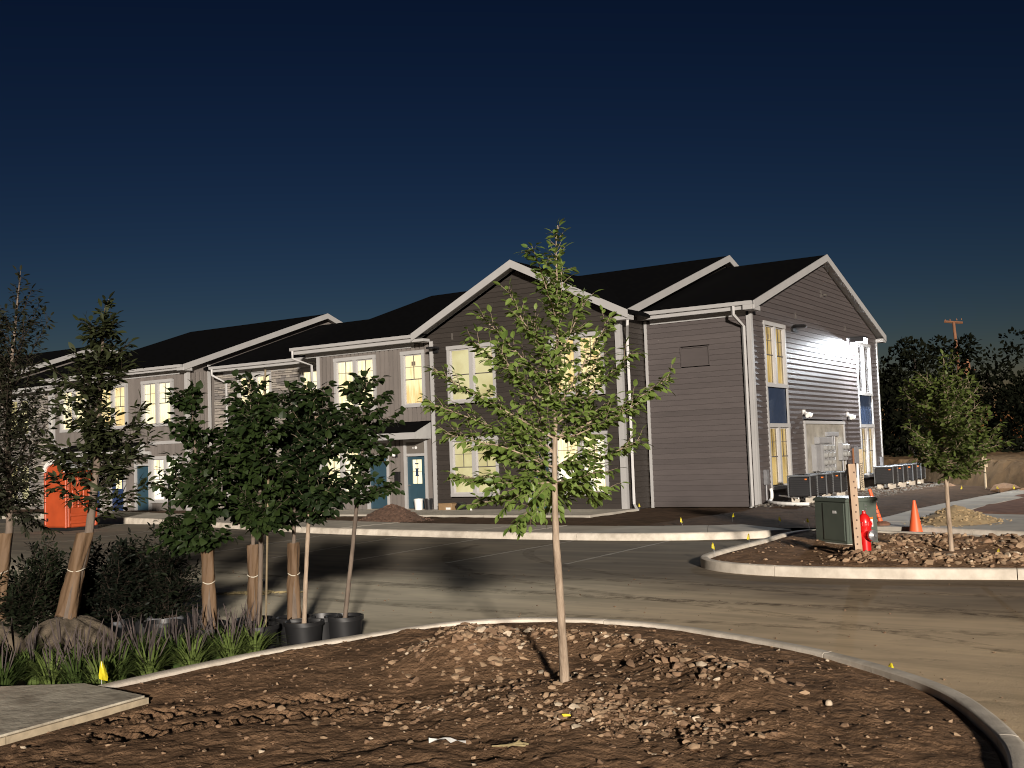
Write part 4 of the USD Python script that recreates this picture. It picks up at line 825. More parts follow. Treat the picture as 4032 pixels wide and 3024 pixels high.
redbud((3.38, -22.78, 0), .0, (.02, 2.02), .40, .76, True, False, None, 54, 'nursery tree with dark open paper sleeve behind the white trunk')
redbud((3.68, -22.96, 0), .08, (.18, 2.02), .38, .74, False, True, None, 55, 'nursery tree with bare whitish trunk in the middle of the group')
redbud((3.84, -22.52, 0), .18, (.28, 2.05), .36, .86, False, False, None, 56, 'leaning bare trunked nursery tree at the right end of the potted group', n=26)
# two large field grown trees in burlap at the left
rng = np.random.default_rng(61); tb = np.array([1.63, -24.27, .3]); rt, aw = cam_frame(tb)
l1 = thing('burlap_tree', 'tall leaning tree with paper sleeve and big burlap root ball by the grasses', 'tree', (1.63, -24.27, 0))
def ball(path, c, rx, ry, rz, seed):
    m = trimesh.creation.icosphere(4); v = m.vertices.copy(); v[:, 2] = np.where(v[:, 2] > 0, np.sign(v[:, 2]) * np.abs(v[:, 2]) ** 1.4, v[:, 2]); n = .16 * (meshkit.fbm(v * 2.2 + seed, 4, seed) - .5) + .05 * np.sin(np.arctan2(v[:, 1], v[:, 0]) * 9 + 4 * v[:, 2])
    v = v * (1 + n)[:, None] * [rx, ry, rz] + c; obj('root_ball', MB().add(v, m.faces), 'burlap', path, True)
ball(l1, (1.63, -24.27, .13), .52, .46, .29, 3)
P = lambda u, z, v=0.: (*(tb[:2] + rt * u + aw * v), z)
tips = []
for _ in range(46):
    z = rng.uniform(1.75, 3.55); w = .52 * (1 - ((z - 2.35) / 1.5) ** 2) + .06 if z > 2.0 else .5; a = rng.uniform(0, 6.28); q = w * rng.uniform(.45, 1.05); tips.append((*P(.30 + q * math.cos(a), z, q * math.sin(a)), z - .75 * q))
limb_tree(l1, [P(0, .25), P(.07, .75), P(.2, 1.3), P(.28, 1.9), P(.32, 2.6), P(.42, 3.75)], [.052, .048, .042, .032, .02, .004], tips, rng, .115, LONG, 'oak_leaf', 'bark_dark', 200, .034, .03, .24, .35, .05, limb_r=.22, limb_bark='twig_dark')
wrap(l1, [P(-.02, .42), P(.04, .75), P(.09, 1.0), P(.15, 1.28)], .085, 8)
rng = np.random.default_rng(62); tb = np.array([.92, -24.6, .3]); rt, aw = cam_frame(tb)
l0 = thing('burlap_tree', 'multi stemmed fine leaved tree cut by the left frame edge, sleeve at its foot', 'tree', (.92, -24.6, 0))
ball(l0, (.85, -24.65, .12), .5, .45, .3, 5); tips = []
for _ in range(60):
    z = rng.uniform(1.3, 4.0); w = .62 * math.sqrt(max(.04, 1 - ((z - 2.5) / 1.75) ** 2)); a = rng.uniform(0, 6.28); q = w * rng.uniform(.35, 1.05); tips.append((*P(.1 + q * math.cos(a), z, q * math.sin(a)), max(.9, z - 1.5 * q)))
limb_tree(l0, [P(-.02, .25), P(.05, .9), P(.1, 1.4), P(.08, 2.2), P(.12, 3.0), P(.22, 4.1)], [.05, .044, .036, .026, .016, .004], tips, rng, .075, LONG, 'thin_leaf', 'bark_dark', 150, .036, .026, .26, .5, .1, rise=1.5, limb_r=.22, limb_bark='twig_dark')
wrap(l0, [P(-.05, .35), P(-.02, .75), P(.02, 1.0), P(.05, 1.3)], .085, 9)
wp = thing('whip', 'thin whip like stake tip rising above the far left tree', 'stake', (.95, -24.5, 0)); obj('stake', MB().tube([P(.1, 2.4, .1), P(-.13, 4.32, .1)], [.009, .004], 5), 'bamboo', wp)
# dark shrubs in pots
def shrub(base, rx, h, seed, label, potm):
    rng = np.random.default_rng(seed); b = np.array(base, float); t = thing('potted_shrub', label, 'shrub', b, group='dark shrubs in pots behind the grasses'); pot(t, b, .19, .27, potm); L = []; w = MB()
    for _ in range(60):
        a = rng.uniform(0, 6.28); el = rng.uniform(.05, 1.); q = rx * math.sqrt(1 - el * el * .6) * rng.uniform(.6, 1.05); tip = b + [q * math.cos(a), q * math.sin(a), .25 + (h - .25) * el * rng.uniform(.85, 1.08)]
        p = curve(b + [rng.normal(0, .05), rng.normal(0, .05), .24], tip, .1, 7, rng, .03); w.tube(p, np.linspace(.007, .002, 7), 4, False); twigs_and_leaves(w, p, .004, rng, L, .075, .035, .25, .19, .026, .2)
    obj('stems', w, 'twig_dark', t); put_leaves(t, LONG, L, 'shrub_leaf', 60)
for i, (b, rx, h, lb, pm) in enumerate([((1.02, -24.35, 0), .45, 1.05, 'dark potted shrub between the two burlap trees', 'pot_black'), ((.75, -23.75, 0), .5, 1.15, 'dark shrub at the back of the group, behind the leaning trunk', 'pot_black'), ((1.35, -23.62, 0), .5, 1.2, 'dark shrub right of the leaning sleeved trunk, in a grey pot', 'pot_grey'), ((1.72, -23.12, 0), .48, 1.12, 'rightmost dark shrub, leaves standing out against the lit lot, grey pot', 'pot_grey'), ((1.2, -22.95, 0), .48, 1.2, 'dark shrub hidden behind the grey potted pair', 'pot_black')]):
    shrub(b, rx, h, 70 + i, lb, pm)
# loose pots standing between
for b, r, lb in (((2.72, -23.42, 0), .2, 'empty black nursery pot at the foot of the leftmost sleeved tree'), ((3.62, -22.62, 0), .2, 'black nursery pot in the middle of the pot cluster'), ((2.2, -23.55, 0), .19, 'dark nursery pot half hidden by the purple grass plumes')):
    p_ = thing('nursery_pot', lb, 'plant pot', b); obj('pot', MB().lathe([(0, 0), (r * .82, 0), (r * .98, .26), (r * 1.05, .26), (r * 1.05, .3), (r * .97, .3), (r * .8, .03), (0, .03)], b, 20), 'pot_black', p_, 30)
# grasses with purple plumes
def grass_proto(seed, c, label):
    rng = np.random.default_rng(seed); t = thing('grass_clump', label, 'grass', c, local=True, group='clumps of plumed grass along the kerb'); b = MB()
    for _ in range(125):
        a = rng.uniform(0, 6.28); r0 = rng.uniform(0, .08); ln = rng.uniform(.25, .46); out = rng.uniform(.5, 1.15); w = rng.uniform(.006, .011); P_ = []
        for k in range(6):
            s = k / 5; x = r0 + ln * out * .75 * s ** 1.3; z = ln * (1.0 * s - .62 * out * s * s) * 1.15 + .02; P_.append((x, z))
        dv = np.array([math.cos(a), math.sin(a)]); sv = np.array([-dv[1], dv[0]]); V = []
        for k, (x, z) in enumerate(P_):
            ww = w * (1 - (k / 5) ** 3) + .0006; V += [(*(dv * x + sv * ww), z), (*(dv * x - sv * ww), z)]
        b.add(V, [(2 * k, 2 * k + 1, 2 * k + 3, 2 * k + 2) for k in range(5)])
    obj('blades', b, 'grass_blade', t)
    for _ in range(9):
        a = rng.uniform(0, 6.28); o = rng.uniform(.02, .2); h = rng.uniform(.36, .55); p = np.array([(0, 0, .05), (o * .5 * math.cos(a), o * .5 * math.sin(a), h * .55), (o * math.cos(a), o * math.sin(a), h)]); q = np.array([(np.interp(s, [0, .5, 1], p[:, 0]), np.interp(s, [0, .5, 1], p[:, 1]), np.interp(s, [0, .5, 1], p[:, 2])) for s in np.linspace(0, 1, 9)])
        obj('plume', MB().tube(q, [.0015, .0015, .0015, .0015, .003, .0055, .006, .005, .0015], 5), 'grass_plume', t)
    return t
gl = 'plumed ornamental grass clump, one of the row between kerb and root ball'
gp = [grass_proto(80 + k, c, gl) for k, c in enumerate([(3.42, -25.05, 0), (3.2, -24.6, 0), (3.0, -25.4, 0)])]
rng = np.random.default_rng(83)
for i, (x, y) in enumerate([(3.55, -24.75), (3.62, -24.35), (3.3, -24.25), (3.66, -23.95), (3.35, -23.85), (3.05, -24.2), (2.85, -24.65), (2.9, -25.05), (2.6, -25.35), (2.45, -24.95), (3.25, -25.35), (2.35, -25.6), (3.62, -23.6), (3.3, -23.5), (2.7, -24.25), (2.1, -25.2), (2.1, -25.75), (2.75, -25.75), (3.05, -23.85), (3.5, -25.3)]):
    copy_of(gp[i % 3], 'grass_clump', gl, 'grass', (x + rng.normal(0, .03), y + rng.normal(0, .03), 0), rng.uniform(0, 6.28), 'clumps of plumed grass along the kerb', (1.05,) * 3)
# far trees behind the bank
FARL = ['dark tree just right of the gable eave, part of the far wood', 'broad dark tree, tallest of the far wood', 'round dark tree behind the utility pole', 'dark tree right of the utility pole', 'low dark tree behind the stake with arrow top', 'dark tree at the right end of the far wood', 'dark tree at the right frame edge, its tip above the rest', 'dark tree left in the wood behind the condensers', 'low dark tree in front of the far wood']
for i, (x, y, h, r) in enumerate([(-4.6, 33, 6.2, 2.2), (-3.1, 34, 8.3, 2.6), (-1.4, 36, 7.6, 2.4), (.6, 35, 6.9, 2.3), (2.4, 38, 6.2, 2.6), (4.6, 41, 6.6, 2.8), (7.2, 44, 7.4, 2.9), (-2.2, 28, 4.8, 2.0), (3.4, 30, 4.4, 2.6)]):
    rng = np.random.default_rng(90 + i); t = thing('far_tree', FARL[i], 'tree', (x, y, .9)); tr = MB().tube([(x, y, .8), (x + .1, y, h * .5), (x, y + .1, h * .8)], [.2, .14, .05], 7); obj('trunk', tr, 'far_bark', t); L = []
    cl = [(x + rng.normal(0, r * .45), y + rng.normal(0, r * .4), .9 + (h - .9) * rng.uniform(.12, .95)) for _ in range(30)]
    for c in cl:
        rr = r * rng.uniform(.25, .5) * (1.25 - .6 * (c[2] / h))
        for _ in range(75):
            dv = rng.normal(0, 1, 3); dv /= np.linalg.norm(dv); p = np.array(c) + dv * rr * rng.uniform(.3, 1.) ** .5
            if p[2] < h + .2: L.append((p, dv + rng.normal(0, .5, 3), rng.normal(0, 1, 3), rng.uniform(.16, .34)))
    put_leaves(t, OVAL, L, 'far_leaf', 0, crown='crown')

# ---------------------------------------------------------------- fittings on the gable wall
b = MB(); gx_.box(b, 10.12, 10.4, .02, .1, 5.6, 5.86); b.box(.02, .62, 10.0, 10.52, 5.82, 5.88)
for y in (10.0, 10.495): b.box(.1, .62, y, y + .025, 5.675, 5.82)

wl = obj('wall_lamp', b, 'black_metal', F, label='lit wall lamp shining white down the siding')
obj('lens', MB().box(.595, .62, 10.03, 10.49, 5.60, 5.815), 'front_lens', wl)
obj('lens', MB().box(.3, .56, 10.08, 10.44, 5.79, 5.818), 'lamp_lens', wl)
lamp = UsdLux.SphereLight.Define(stage, F + '/lamp_glow'); lamp.CreateRadiusAttr(.06); lamp.CreateIntensityAttr(800.0); lamp.CreateColorAttr(Gf.Vec3f(.88, .94, 1.0)); lamp.AddTranslateOp().Set(Gf.Vec3d(.40 + 1.8, 10.26, 5.70)); lamp.CreateNormalizeAttr(True)
b = MB(); gx_.box(b, 3.62, 3.92, .02, .1, 5.62, 5.78); b.lathe([(0, 0), (.2, .0), (.24, .05), (.2, .1), (0, .12)], (.27, 3.72, 5.72), 16)
obj('wall_lamp', b, 'black_metal', F, label='unlit dark wall lamp')
def flood(a, z):
    b = MB(); gx_.box(b, a - .08, a + .08, .02, .07, z - .08, z + .08); fl = obj('flood_light', b, 'white_plastic', F)
    for s in (-1, 1):
        d = np.array([.55, .45 * s, -.4]); d /= np.linalg.norm(d); p = np.array([.07, a + .06 * s, z]); obj('lamp_head', MB().tube([p, p + d * .07, p + d * .1, p + d * .24], [.025, .03, .06, .085], 10), 'white_plastic', fl)
flood(4.45, 2.98); flood(9.45, 2.95)
b = MB(); gx_.box(b, 4.5, 8.82, -.02, .03, .82, 2.6); mb = obj('meter_board', b, 'meter_board', F)
b = MB(); gx_.box(b, 4.38, 8.9, -.02, .085, 2.6, 2.7); gx_.box(b, 4.40, 4.5, -.02, .07, .8, 2.6); gx_.box(b, 8.82, 8.9, -.02, .07, .8, 2.6); obj('board_trim', b, 'white_trim', F)
def cab(a0, a1, z0, z1, dp, m='meter_grey', name='meter_cabinet'):
    b = MB(); gx_.box(b, a0, a1, .032, dp, z0, z1); gx_.box(b, a0 + .03, a1 - .03, dp, dp + .015, z0 + .03, z1 - .03); return obj(name, b, m, F)
cab(5.4, 6.9, 1.92, 2.14, .2); cab(5.05, 5.6, 1.0, 1.9, .18); c1 = cab(5.66, 7.0, .86, 1.9, .2); cab(6.6, 8.0, 2.16, 2.32, .1); c2 = cab(8.05, 8.78, 1.3, 1.92, .16)
for r in range(4):
    for q in range(3):
        p = gx_.pt(5.9 + q * .42, .215, 1.77 - r * .25); obj('meter', MB().tube([p, (p[0] + .06, p[1], p[2]), (p[0] + .065, p[1], p[2]), (p[0] + .12, p[1], p[2])], [.1, .1, .085, .08], 14), 'meter_face', c1)
for r in range(2):
    for q in range(2):
        p = gx_.pt(8.25 + q * .34, .175, 1.78 - r * .26); obj('meter', MB().tube([p, (p[0] + .06, p[1], p[2]), (p[0] + .12, p[1], p[2])], [.1, .1, .08], 14), 'meter_face', c2)
for a, z0, z1 in ((5.3, .2, 1.0), (6.0, .2, .86), (6.6, .2, .86), (7.3, 1.0, 2.16), (7.5, .3, 2.16), (8.4, .2, 1.3)):
    obj('conduit', MB().tube([gx_.pt(a, .08, z0), gx_.pt(a, .08, z1)], .035, 8), 'grey_metal', F)
cab(10.0, 10.35, 1.15, 1.75, .22, 'grey_metal', 'service_box'); obj('conduit', MB().tube([gx_.pt(9.75, .07, .2), gx_.pt(9.75, .07, 1.7)], .04, 8), 'pole_wood', F); obj('conduit', MB().tube([gx_.pt(10.15, .09, .2), gx_.pt(10.15, .09, 1.15)], .05, 8), 'white_plastic', F)
obj('meter_disc', MB().tube([gx_.pt(9.9, .03, .42), gx_.pt(9.9, .10, .42)], .19, 18), 'white_plastic', F)
cab(.42, .66, .75, 1.2, .12, 'grey_metal', 'service_box'); obj('conduit', MB().tube([gx_.pt(.54, .06, .15), gx_.pt(.54, .06, .75)], .03, 8), 'grey_metal', F); cab(13.55, 13.8, .85, 1.3, .12, 'grey_metal', 'service_box')

# ---------------------------------------------------------------- things
def AC(y0, label, grp, name='condenser', z=.36, x0=.82, s=.7, h=.66):
    t = thing('air_conditioner', label, 'air conditioner', (x0 + s / 2, y0 + s / 2, z), group=grp); x1, y1 = x0 + s, y0 + s
    obj('case', MB().rbox(x0 + .03, x1 - .03, y0 + .03, y1 - .03, z + .03, z + h - .05, .03), 'ac_case', t)
    for k in range(9):
        zz = z + .07 + k * (h - .16) / 9
        obj('louvre', MB().box(x0 + .01, x1 - .01, y0 + .005, y0 + .03, zz, zz + .018).box(x1 - .03, x1 - .005, y0 + .03, y1 - .01, zz, zz + .018).box(x0 + .005, x0 + .03, y0 + .03, y1 - .01, zz, zz + .018), 'ac_case', t)
    for cx, cy in ((x0, y0), (x1 - .04, y0), (x1 - .04, y1 - .04), (x0, y1 - .04)): obj('corner_post', MB().rbox(cx, cx + .04, cy, cy + .04, z + .01, z + h - .05, .008), 'ac_top', t)
    tp = MB().rbox(x0 - .005, x1 + .005, y0 - .005, y1 + .005, z + h - .05, z + h, .015); top = obj('top', tp, 'ac_top', t)
    g = MB()
    for r in (.1, .17, .24): a = np.linspace(0, 2 * PI, 25); g.tube(np.c_[x0 + s / 2 + r * np.cos(a), y0 + s / 2 + r * np.sin(a), np.full(25, z + h + .012)], .005, 4, False)
    obj('fan_guard', g, 'black_metal', top); obj('label', MB().box(x1 - .17, x1 - .10, y0 + .0, y0 + .004, z + h - .14, z + h - .10), 'label_orange', t)
    for cx in (x0 + .08, x1 - .2):
        obj('foot', MB().box(cx, cx + .12, y0 + .1, y1 - .1, z - .17, z), 'kerb_concrete', t)
for y, lb in ((.21, 'black condenser left of the others under the gable window, next to the white pipe'), (1.75, 'black condenser with orange label, second from the gable corner'), (3.25, 'black condenser in front of the meter board, behind the wooden post')): AC(y, lb, 'condensers in front of the meter wall')
for i, y in enumerate((9.31, 10.8, 12.25, 13.6)): AC(y, ['dark condenser nearest of the row past the meter wall', 'second condenser in the far row beside the house corner', 'third condenser in the far row, bright corner post', 'last condenser at the back corner of the house'][i], 'condensers in the far row', x0=.9)
pv = thing('drain_pipe', 'white plastic drain pipe curving along the foot of the gable corner', 'pipe', (.5, -.2, .25))
a = np.linspace(0, 1, 12); q = np.array([(.12, .75, .62), (.15, .7, .35), (.2, .4, .27), (.5, -.3, .26), (1.1, -.75, .25), (1.75, -.7, .24)]); ds = np.linspace(0, 1, 6)
from scipy.interpolate import CubicSpline
obj('pipe', MB().tube(CubicSpline(ds, q)(np.linspace(0, 1, 22)), .05, 10), 'white_plastic', pv); obj('side_pipe', MB().tube([(.3, .95, .4), (1.2, .05, .36)], .022, 8), 'white_plastic', pv)
lt = thing('survey_stake', 'wooden lath stake with black lettering standing by the gable wall', 'stake', (.8, 8.15, .15)); dv = np.array([1.0, 0.0]); v2 = np.array([EYE[0] - .8, EYE[1] - 8.15]); v2 /= np.linalg.norm(v2); rr_ = np.array([-v2[1], v2[0]])
m = trimesh.creation.box([.12, .025, 1.5]); R4 = np.eye(4); R4[:2, 0] = rr_; R4[:2, 1] = -v2; m.apply_transform(R4); m.apply_translation([.8, 8.15, .92]); obj('lath', MB().tm(m), 'lath_wood', lt)
tx = meshkit.text_mesh('TOMAHAWK', .085, .004, True); ex_ = tx.extents[0]; V = tx.vertices.copy(); V[:, 0] *= .92 / ex_
W = np.zeros_like(V); zz = 1.22 - V[:, 0]; off = V[:, 1] - .042; W[:, 2] = zz; W[:, :2] = np.array([.8, 8.15]) + off[:, None] * rr_ + v2 * (.0135 + V[:, 2:3]); obj('lettering', MB().add(W, tx.faces[:, ::-1]), 'letter_black', lt, kind=None)
# pad mounted transformer, turned corner-on
tf = thing('transformer_box', 'green pad mounted transformer cabinet standing behind the wooden post', 'transformer', (6.0, -11.62, .1), 0, local=True); ang = math.atan2(.8, .6)
UsdGeom.Xformable(stage.GetPrimAtPath(tf)).AddRotateZOp().Set(math.degrees(ang)); UsdGeom.Xformable(stage.GetPrimAtPath(tf)).AddScaleOp().Set(Gf.Vec3f(.9, .9, .97))    # local x along the right hand face, y along the left hand face
obj('pad', MB().rbox(-.08, .82, -.08, 1.12, -.1, .03, .02), 'kerb_concrete', tf)
obj('cabinet', MB().rbox(0, .74, .0, 1.04, .03, .80, .012), 'transformer_green', tf); obj('lid', MB().prism([(-.02, .80), (.76, .80), (.76, .835), (.7, .87), (.06, .87), (-.02, .835)], 1, -.02, 1.06), 'transformer_green', tf)
obj('door', MB().rbox(-.015, .0, .06, .74, .08, .77, .004), 'transformer_green', tf); obj('door', MB().rbox(.05, .4, -.015, .0, .08, .77, .004), 'transformer_green', tf); obj('door', MB().rbox(.43, .7, -.012, .0, .08, .77, .004), 'transformer_green', tf)
obj('label', MB().box(-.02, -.0155, .30, .42, .58, .63), 'label_white', tf); w_ = obj('warning_label', MB().box(.50, .62, -.017, -.0125, .32, .50), 'label_white', tf); obj('band', MB().box(.5, .62, -.0195, -.0172, .46, .5), 'label_orange', w_); obj('handle', MB().rbox(.36, .39, -.05, -.016, .4, .5, .006), 'black_metal', tf)
for z in (.66, .72): obj('bolt', MB().tube([(.46, -.012, z), (.46, -.03, z)], .014, 8), 'steel', tf)
# hydrant
hb = np.array([6.92, -13.80, .14]); hy = thing('fire_hydrant', 'red fire hydrant with grey cap beside the wooden post', 'hydrant', hb); f = cam_frame(hb); rr_, aw = f
obj('barrel', MB().lathe([(0, 0), (.135, 0), (.135, .035), (.092, .04), (.088, .09), (.086, .40), (.10, .41), (.10, .45), (.112, .47), (.112, .50), (0, .5)], hb, 24), 'hydrant_red', hy, 35)
obj('bonnet', MB().lathe([(.124, .5), (.124, .53), (.10, .535), (.096, .58), (.075, .63), (.045, .665), (.03, .67), (.03, .70), (.022, .72), (0, .72)], hb, 24), 'hydrant_red', hy, 35)
for k in range(8): a = k * PI / 4; obj('bolt', MB().tube([hb + [.114 * math.cos(a), .114 * math.sin(a), .49], hb + [.114 * math.cos(a), .114 * math.sin(a), .55]], .012, 6), 'hydrant_red', hy)
to = np.array([*( -aw * .75 + rr_ * .65), 0]); to /= np.linalg.norm(to); c = hb + [0, 0, .34]
obj('nozzle', MB().tube([c + to * .06, c + to * .14, c + to * .15, c + to * .17], [.075, .075, .09, .09], 16), 'hydrant_red', hy); obj('cap', MB().tube([c + to * .17, c + to * .20, c + to * .21, c + to * .225, c + to * .25], [.088, .088, .06, .022, .022], 16), 'steel', hy)
sd_ = np.array([-to[1], to[0], 0])
for s in (-1, 1): obj('nozzle', MB().tube([c + sd_ * s * .06, c + sd_ * s * .13, c + sd_ * s * .14, c + sd_ * s * .175, c + sd_ * s * .18, c + sd_ * s * .2], [.05, .05, .062, .062, .02, .02], 14), 'hydrant_red', hy)
# wooden post
po = thing('wooden_post', 'leaning bare timber post with dark bolt holes in front of the hydrant', 'post', (6.84, -14.0, .1)); p0, p1 = np.array([6.86, -14.0, .05]), np.array([6.80, -13.96, 1.60]); rr_, aw = cam_frame(p0)
ax = (p1 - p0) / np.linalg.norm(p1 - p0); u = np.array([*(rr_ * .92 + aw * .38), 0]); w = np.cross(ax, u); V = [q + su * u * .058 + sw_ * w * .045 for q in (p0, p1) for su, sw_ in ((-1, -1), (1, -1), (1, 1), (-1, 1))]
obj('timber', trimesh.convex.convex_hull(np.array(V)), 'post_wood', po)
rg = np.random.default_rng(4)
for k in range(11):
    q = p0 + ax * (.16 + k * .125 + rg.uniform(-.02, .02)); side = w if w @ np.array([*aw, 0]) < 0 else -w; c = q + side * .044 + u * rg.uniform(-.02, .03); obj('bolt_hole', MB().tube([c, c + side * .003], [.016, .013], 8), 'knot_dark', po)
obj('strap', MB().tube([p1 + [-.02, 0, -.05], p1 + [-.06, -.02, -.1], p1 + [-.1, -.02, -.2]], .018, 6), 'black_metal', po)
# cones
def cone(base, label, h=.72, r=.15):
    t = thing('traffic_cone', label, 'traffic cone', base, group=None); obj('base', MB().rbox(base[0] - .18, base[0] + .18, base[1] - .18, base[1] + .18, base[2], base[2] + .03, .01), 'black_metal', t); obj('cone', MB().lathe([(r, .03), (r * .93, .06), (.03, h - .02), (.022, h), (.012, h), (.012, h - .03)], base, 22), 'cone_orange', t, 30)
cone((6.36, -8.12, .0), 'orange traffic cone standing alone on the dark channel right of the transformer'); cone((2.72, -25.95, .02), 'red orange cone cut by the left frame edge beside the grasses', .7)
dl = thing('delineator', 'leaning orange channel marker with brown rubber base right of the transformer', 'traffic marker', (5.52, -7.45, .0)); obj('base', MB().lathe([(0, 0), (.17, 0), (.17, .05), (.1, .09), (0, .1)], (5.52, -7.45, .15), 16), 'soil_red', dl)
q0, q1 = np.array([5.5, -7.45, .2]), np.array([5.28, -7.4, .92]); mk = obj('blade', MB().tube([q0, q1], [.05, .035], 10), 'cone_orange', dl)
for k in range(6): q = q0 + (q1 - q0) * (.15 + k * .12); obj('mark', MB().tube([q, q + (q1 - q0) * .02], .051, 10, False), 'letter_black', mk)
# marking flags
def flag(x, y, z, label, seed, lean=0., h=.34):
    rg = np.random.default_rng(seed); t = thing('marking_flag', label, 'flag', (x, y, z)); rr_, aw = cam_frame((x, y)); top = np.array([x + rr_[0] * lean, y + rr_[1] * lean, z + h]); obj('wire', MB().tube([(x, y, z - .05), top], .0025, 4), 'steel', t)
    n, k = 6, 4; V = []; sgn = rg.choice([-1, 1]); hh = (.15 if h > .28 else .10) * rg.uniform(.85, 1.1) * (.5 if h < .2 else 1)
    for i in range(n):
        for j in range(k):
            v, s = i / (n - 1), j / (k - 1); wd = .012 + (.075 if h > .28 else .05) * v ** .8 * (1 - .25 * max(0, v - .8) / .2); dr = sgn * (s - .3) * wd
            V.append((*(top[:2] + rr_ * dr + aw * (.018 * math.sin(5 * s + seed + 2 * v))), top[2] + .005 - hh * v * (1 - .22 * s * (seed % 2)) - .03 * s * v))
    obj('flag', MB().add(V, [(i * k + j, i * k + j + 1, (i + 1) * k + j + 1, (i + 1) * k + j) for i in range(n - 1) for j in range(k - 1)]), 'flag_yellow', t)
for i, (x, y, z, lb) in enumerate([(3.74, -25.44, .02, 'yellow flag among the grasses, nearest of all'), (9.42, -22.36, .1, 'small yellow flag tucked against the near island kerb on the right'), (4.5, -14.05, .14, 'yellow flag at the tip of the right island'), (4.38, -12.2, .14, 'yellow flag on the back edge of the right island'), (8.9, -14.25, .14, 'yellow flag among the pale rocks near the right frame edge'), (4.05, -7.75, .12, 'yellow flag just left of the green transformer'), (3.07, -6.9, .1, 'yellow flag before the gravel by the white pipe'), (1.48, -5.8, .1, 'yellow flag in the dark planting strip below the downspout'), (.85, -7.3, .1, 'yellow flag leaning at the back of the sidewalk'), (-3.3, -1.3, .1, 'tiny yellow flag at the foot of the charcoal gable corner'), (4.03, 8.4, .12, 'far yellow flag before the dirt bank, left one'), (5.5, 6.8, .16, 'far yellow flag on the walk edge below the bank'), (5.87, 7.2, .16, 'far yellow flag right of the boulder at the bank')]):
    flag(x, y, z, lb, 20 + i, .05 * math.sin(i * 2.1), .30 if i == 0 else .08 if i == 1 else .2)
# things along the house fronts
bk = thing('bucket', 'white plastic bucket by the teal front door', 'bucket', (-11.28, -1.9, .165)); obj('bucket', MB().lathe([(0, 0), (.13, 0), (.15, .35), (.16, .35), (.16, .37), (.14, .37), (.12, .02), (0, .02)], (-11.28, -1.9, .165), 18), 'white_plastic', bk, 30); a = np.linspace(0, PI, 12); obj('bail', MB().tube(np.c_[-11.28 + .15 * np.cos(a), np.full(12, -1.98), .5 - .1 * np.sin(a)], .004, 4), 'steel', bk)
bn = thing('bin', 'dark bin beside the white bucket in the corner of the charcoal gable', 'bin', (-10.98, -1.72, .165)); obj('tub', MB().lathe([(0, 0), (.13, 0), (.16, .34), (.17, .34), (.17, .37), (.15, .37), (.12, .03), (0, .03)], (-10.98, -1.74, .165), 14), 'black_metal', bn, 30)
cb = thing('cardboard_box', 'low brown cardboard box lying on the pad below the dim window', 'box', (-9.9, -1.95, .165)); obj('carton', MB().rbox(-10.3, -9.75, -2.1, -1.75, .165, .37, .008), 'cardboard', cb); obj('label', MB().box(-9.99, -9.8, -2.103, -2.1, .18, .25), 'label_white', cb); obj('flap', MB().prism([(-10.3, .372), (-9.75, .372), (-9.72, .40), (-10.3, .385)], 1, -2.1, -1.9), 'cardboard', cb)
bag = thing('dark_bag', 'dark crumpled bag lying against the cardboard box', 'bag', (-9.5, -1.9, .165)); m = trimesh.creation.icosphere(3); v = m.vertices * (1 + .35 * (meshkit.fbm(m.vertices * 2.5, 3, 3) - .5))[:, None] * [.22, .18, .14] + [-9.5, -1.9, .28]; obj('sack', MB().add(v, m.faces), 'black_metal', bag, True)
pp = thing('paper_cup', 'small white cup on the pad right of the cardboard box', 'cup', (-8.9, -2.2, .165)); obj('cup', MB().lathe([(0, 0), (.035, 0), (.045, .12), (.038, .12), (.03, .01), (0, .01)], (-8.9, -2.2, .165), 12), 'white_plastic', pp)
def heap(name, label, cat, c, r, h, m, stone, seed, ry=1.):
    n = 34; rg = np.random.default_rng(seed); t = thing(name, label, cat, c); a, rad = np.meshgrid(np.linspace(0, 2 * PI, 40, endpoint=False), np.linspace(0, 1, n)); X = np.c_[(rad * np.cos(a)).ravel() * r, (rad * np.sin(a)).ravel() * r * ry]
    q = np.hypot(X[:, 0] / r, X[:, 1] / (r * ry)); z = h * np.maximum(0, (1 - q ** 1.3)) ** 1.15 * (1 + .5 * fb(X, 1.7 / r, 4, seed)) + .06 * h * fb(X, 9 / r, 3, seed) - .03 * q ** 4
    obj('heap', MB().add(np.c_[X[:, 0] + c[0], X[:, 1] + c[1], z + c[2]], [(i * 40 + j, i * 40 + (j + 1) % 40, (i + 1) * 40 + (j + 1) % 40, (i + 1) * 40 + j) for i in range(n - 1) for j in range(40)]), m, t, True)
    mb = MB()
    for _ in range(380):
        aa, qq = rg.uniform(0, 6.28), rg.uniform(0, 1.25) ** .8; x, y = r * qq * math.cos(aa), r * ry * qq * math.sin(aa); zz = h * max(0, 1 - qq ** 1.3) ** 1.15; k = ROCKV[rg.integers(14)]; mb.add(k.vertices * rg.uniform(.015, .05) * (r / .8) + [c[0] + x, c[1] + y, c[2] + zz], k.faces)
    obj('lumps', mb, stone, t, kind='stuff')
heap('mulch_pile', 'heap of dark mulch on the strip before the teal door', 'pile', (-9.0, -6.1, .1), 1.15, .48, 'mulch', 'mulch', 3, .8)
heap('sand_pile', 'spread heap of yellow sand and stone on the walk behind the small tree', 'pile', (6.75, -6.2, .14), .95, .34, 'sand', 'sand', 5, 1.3)
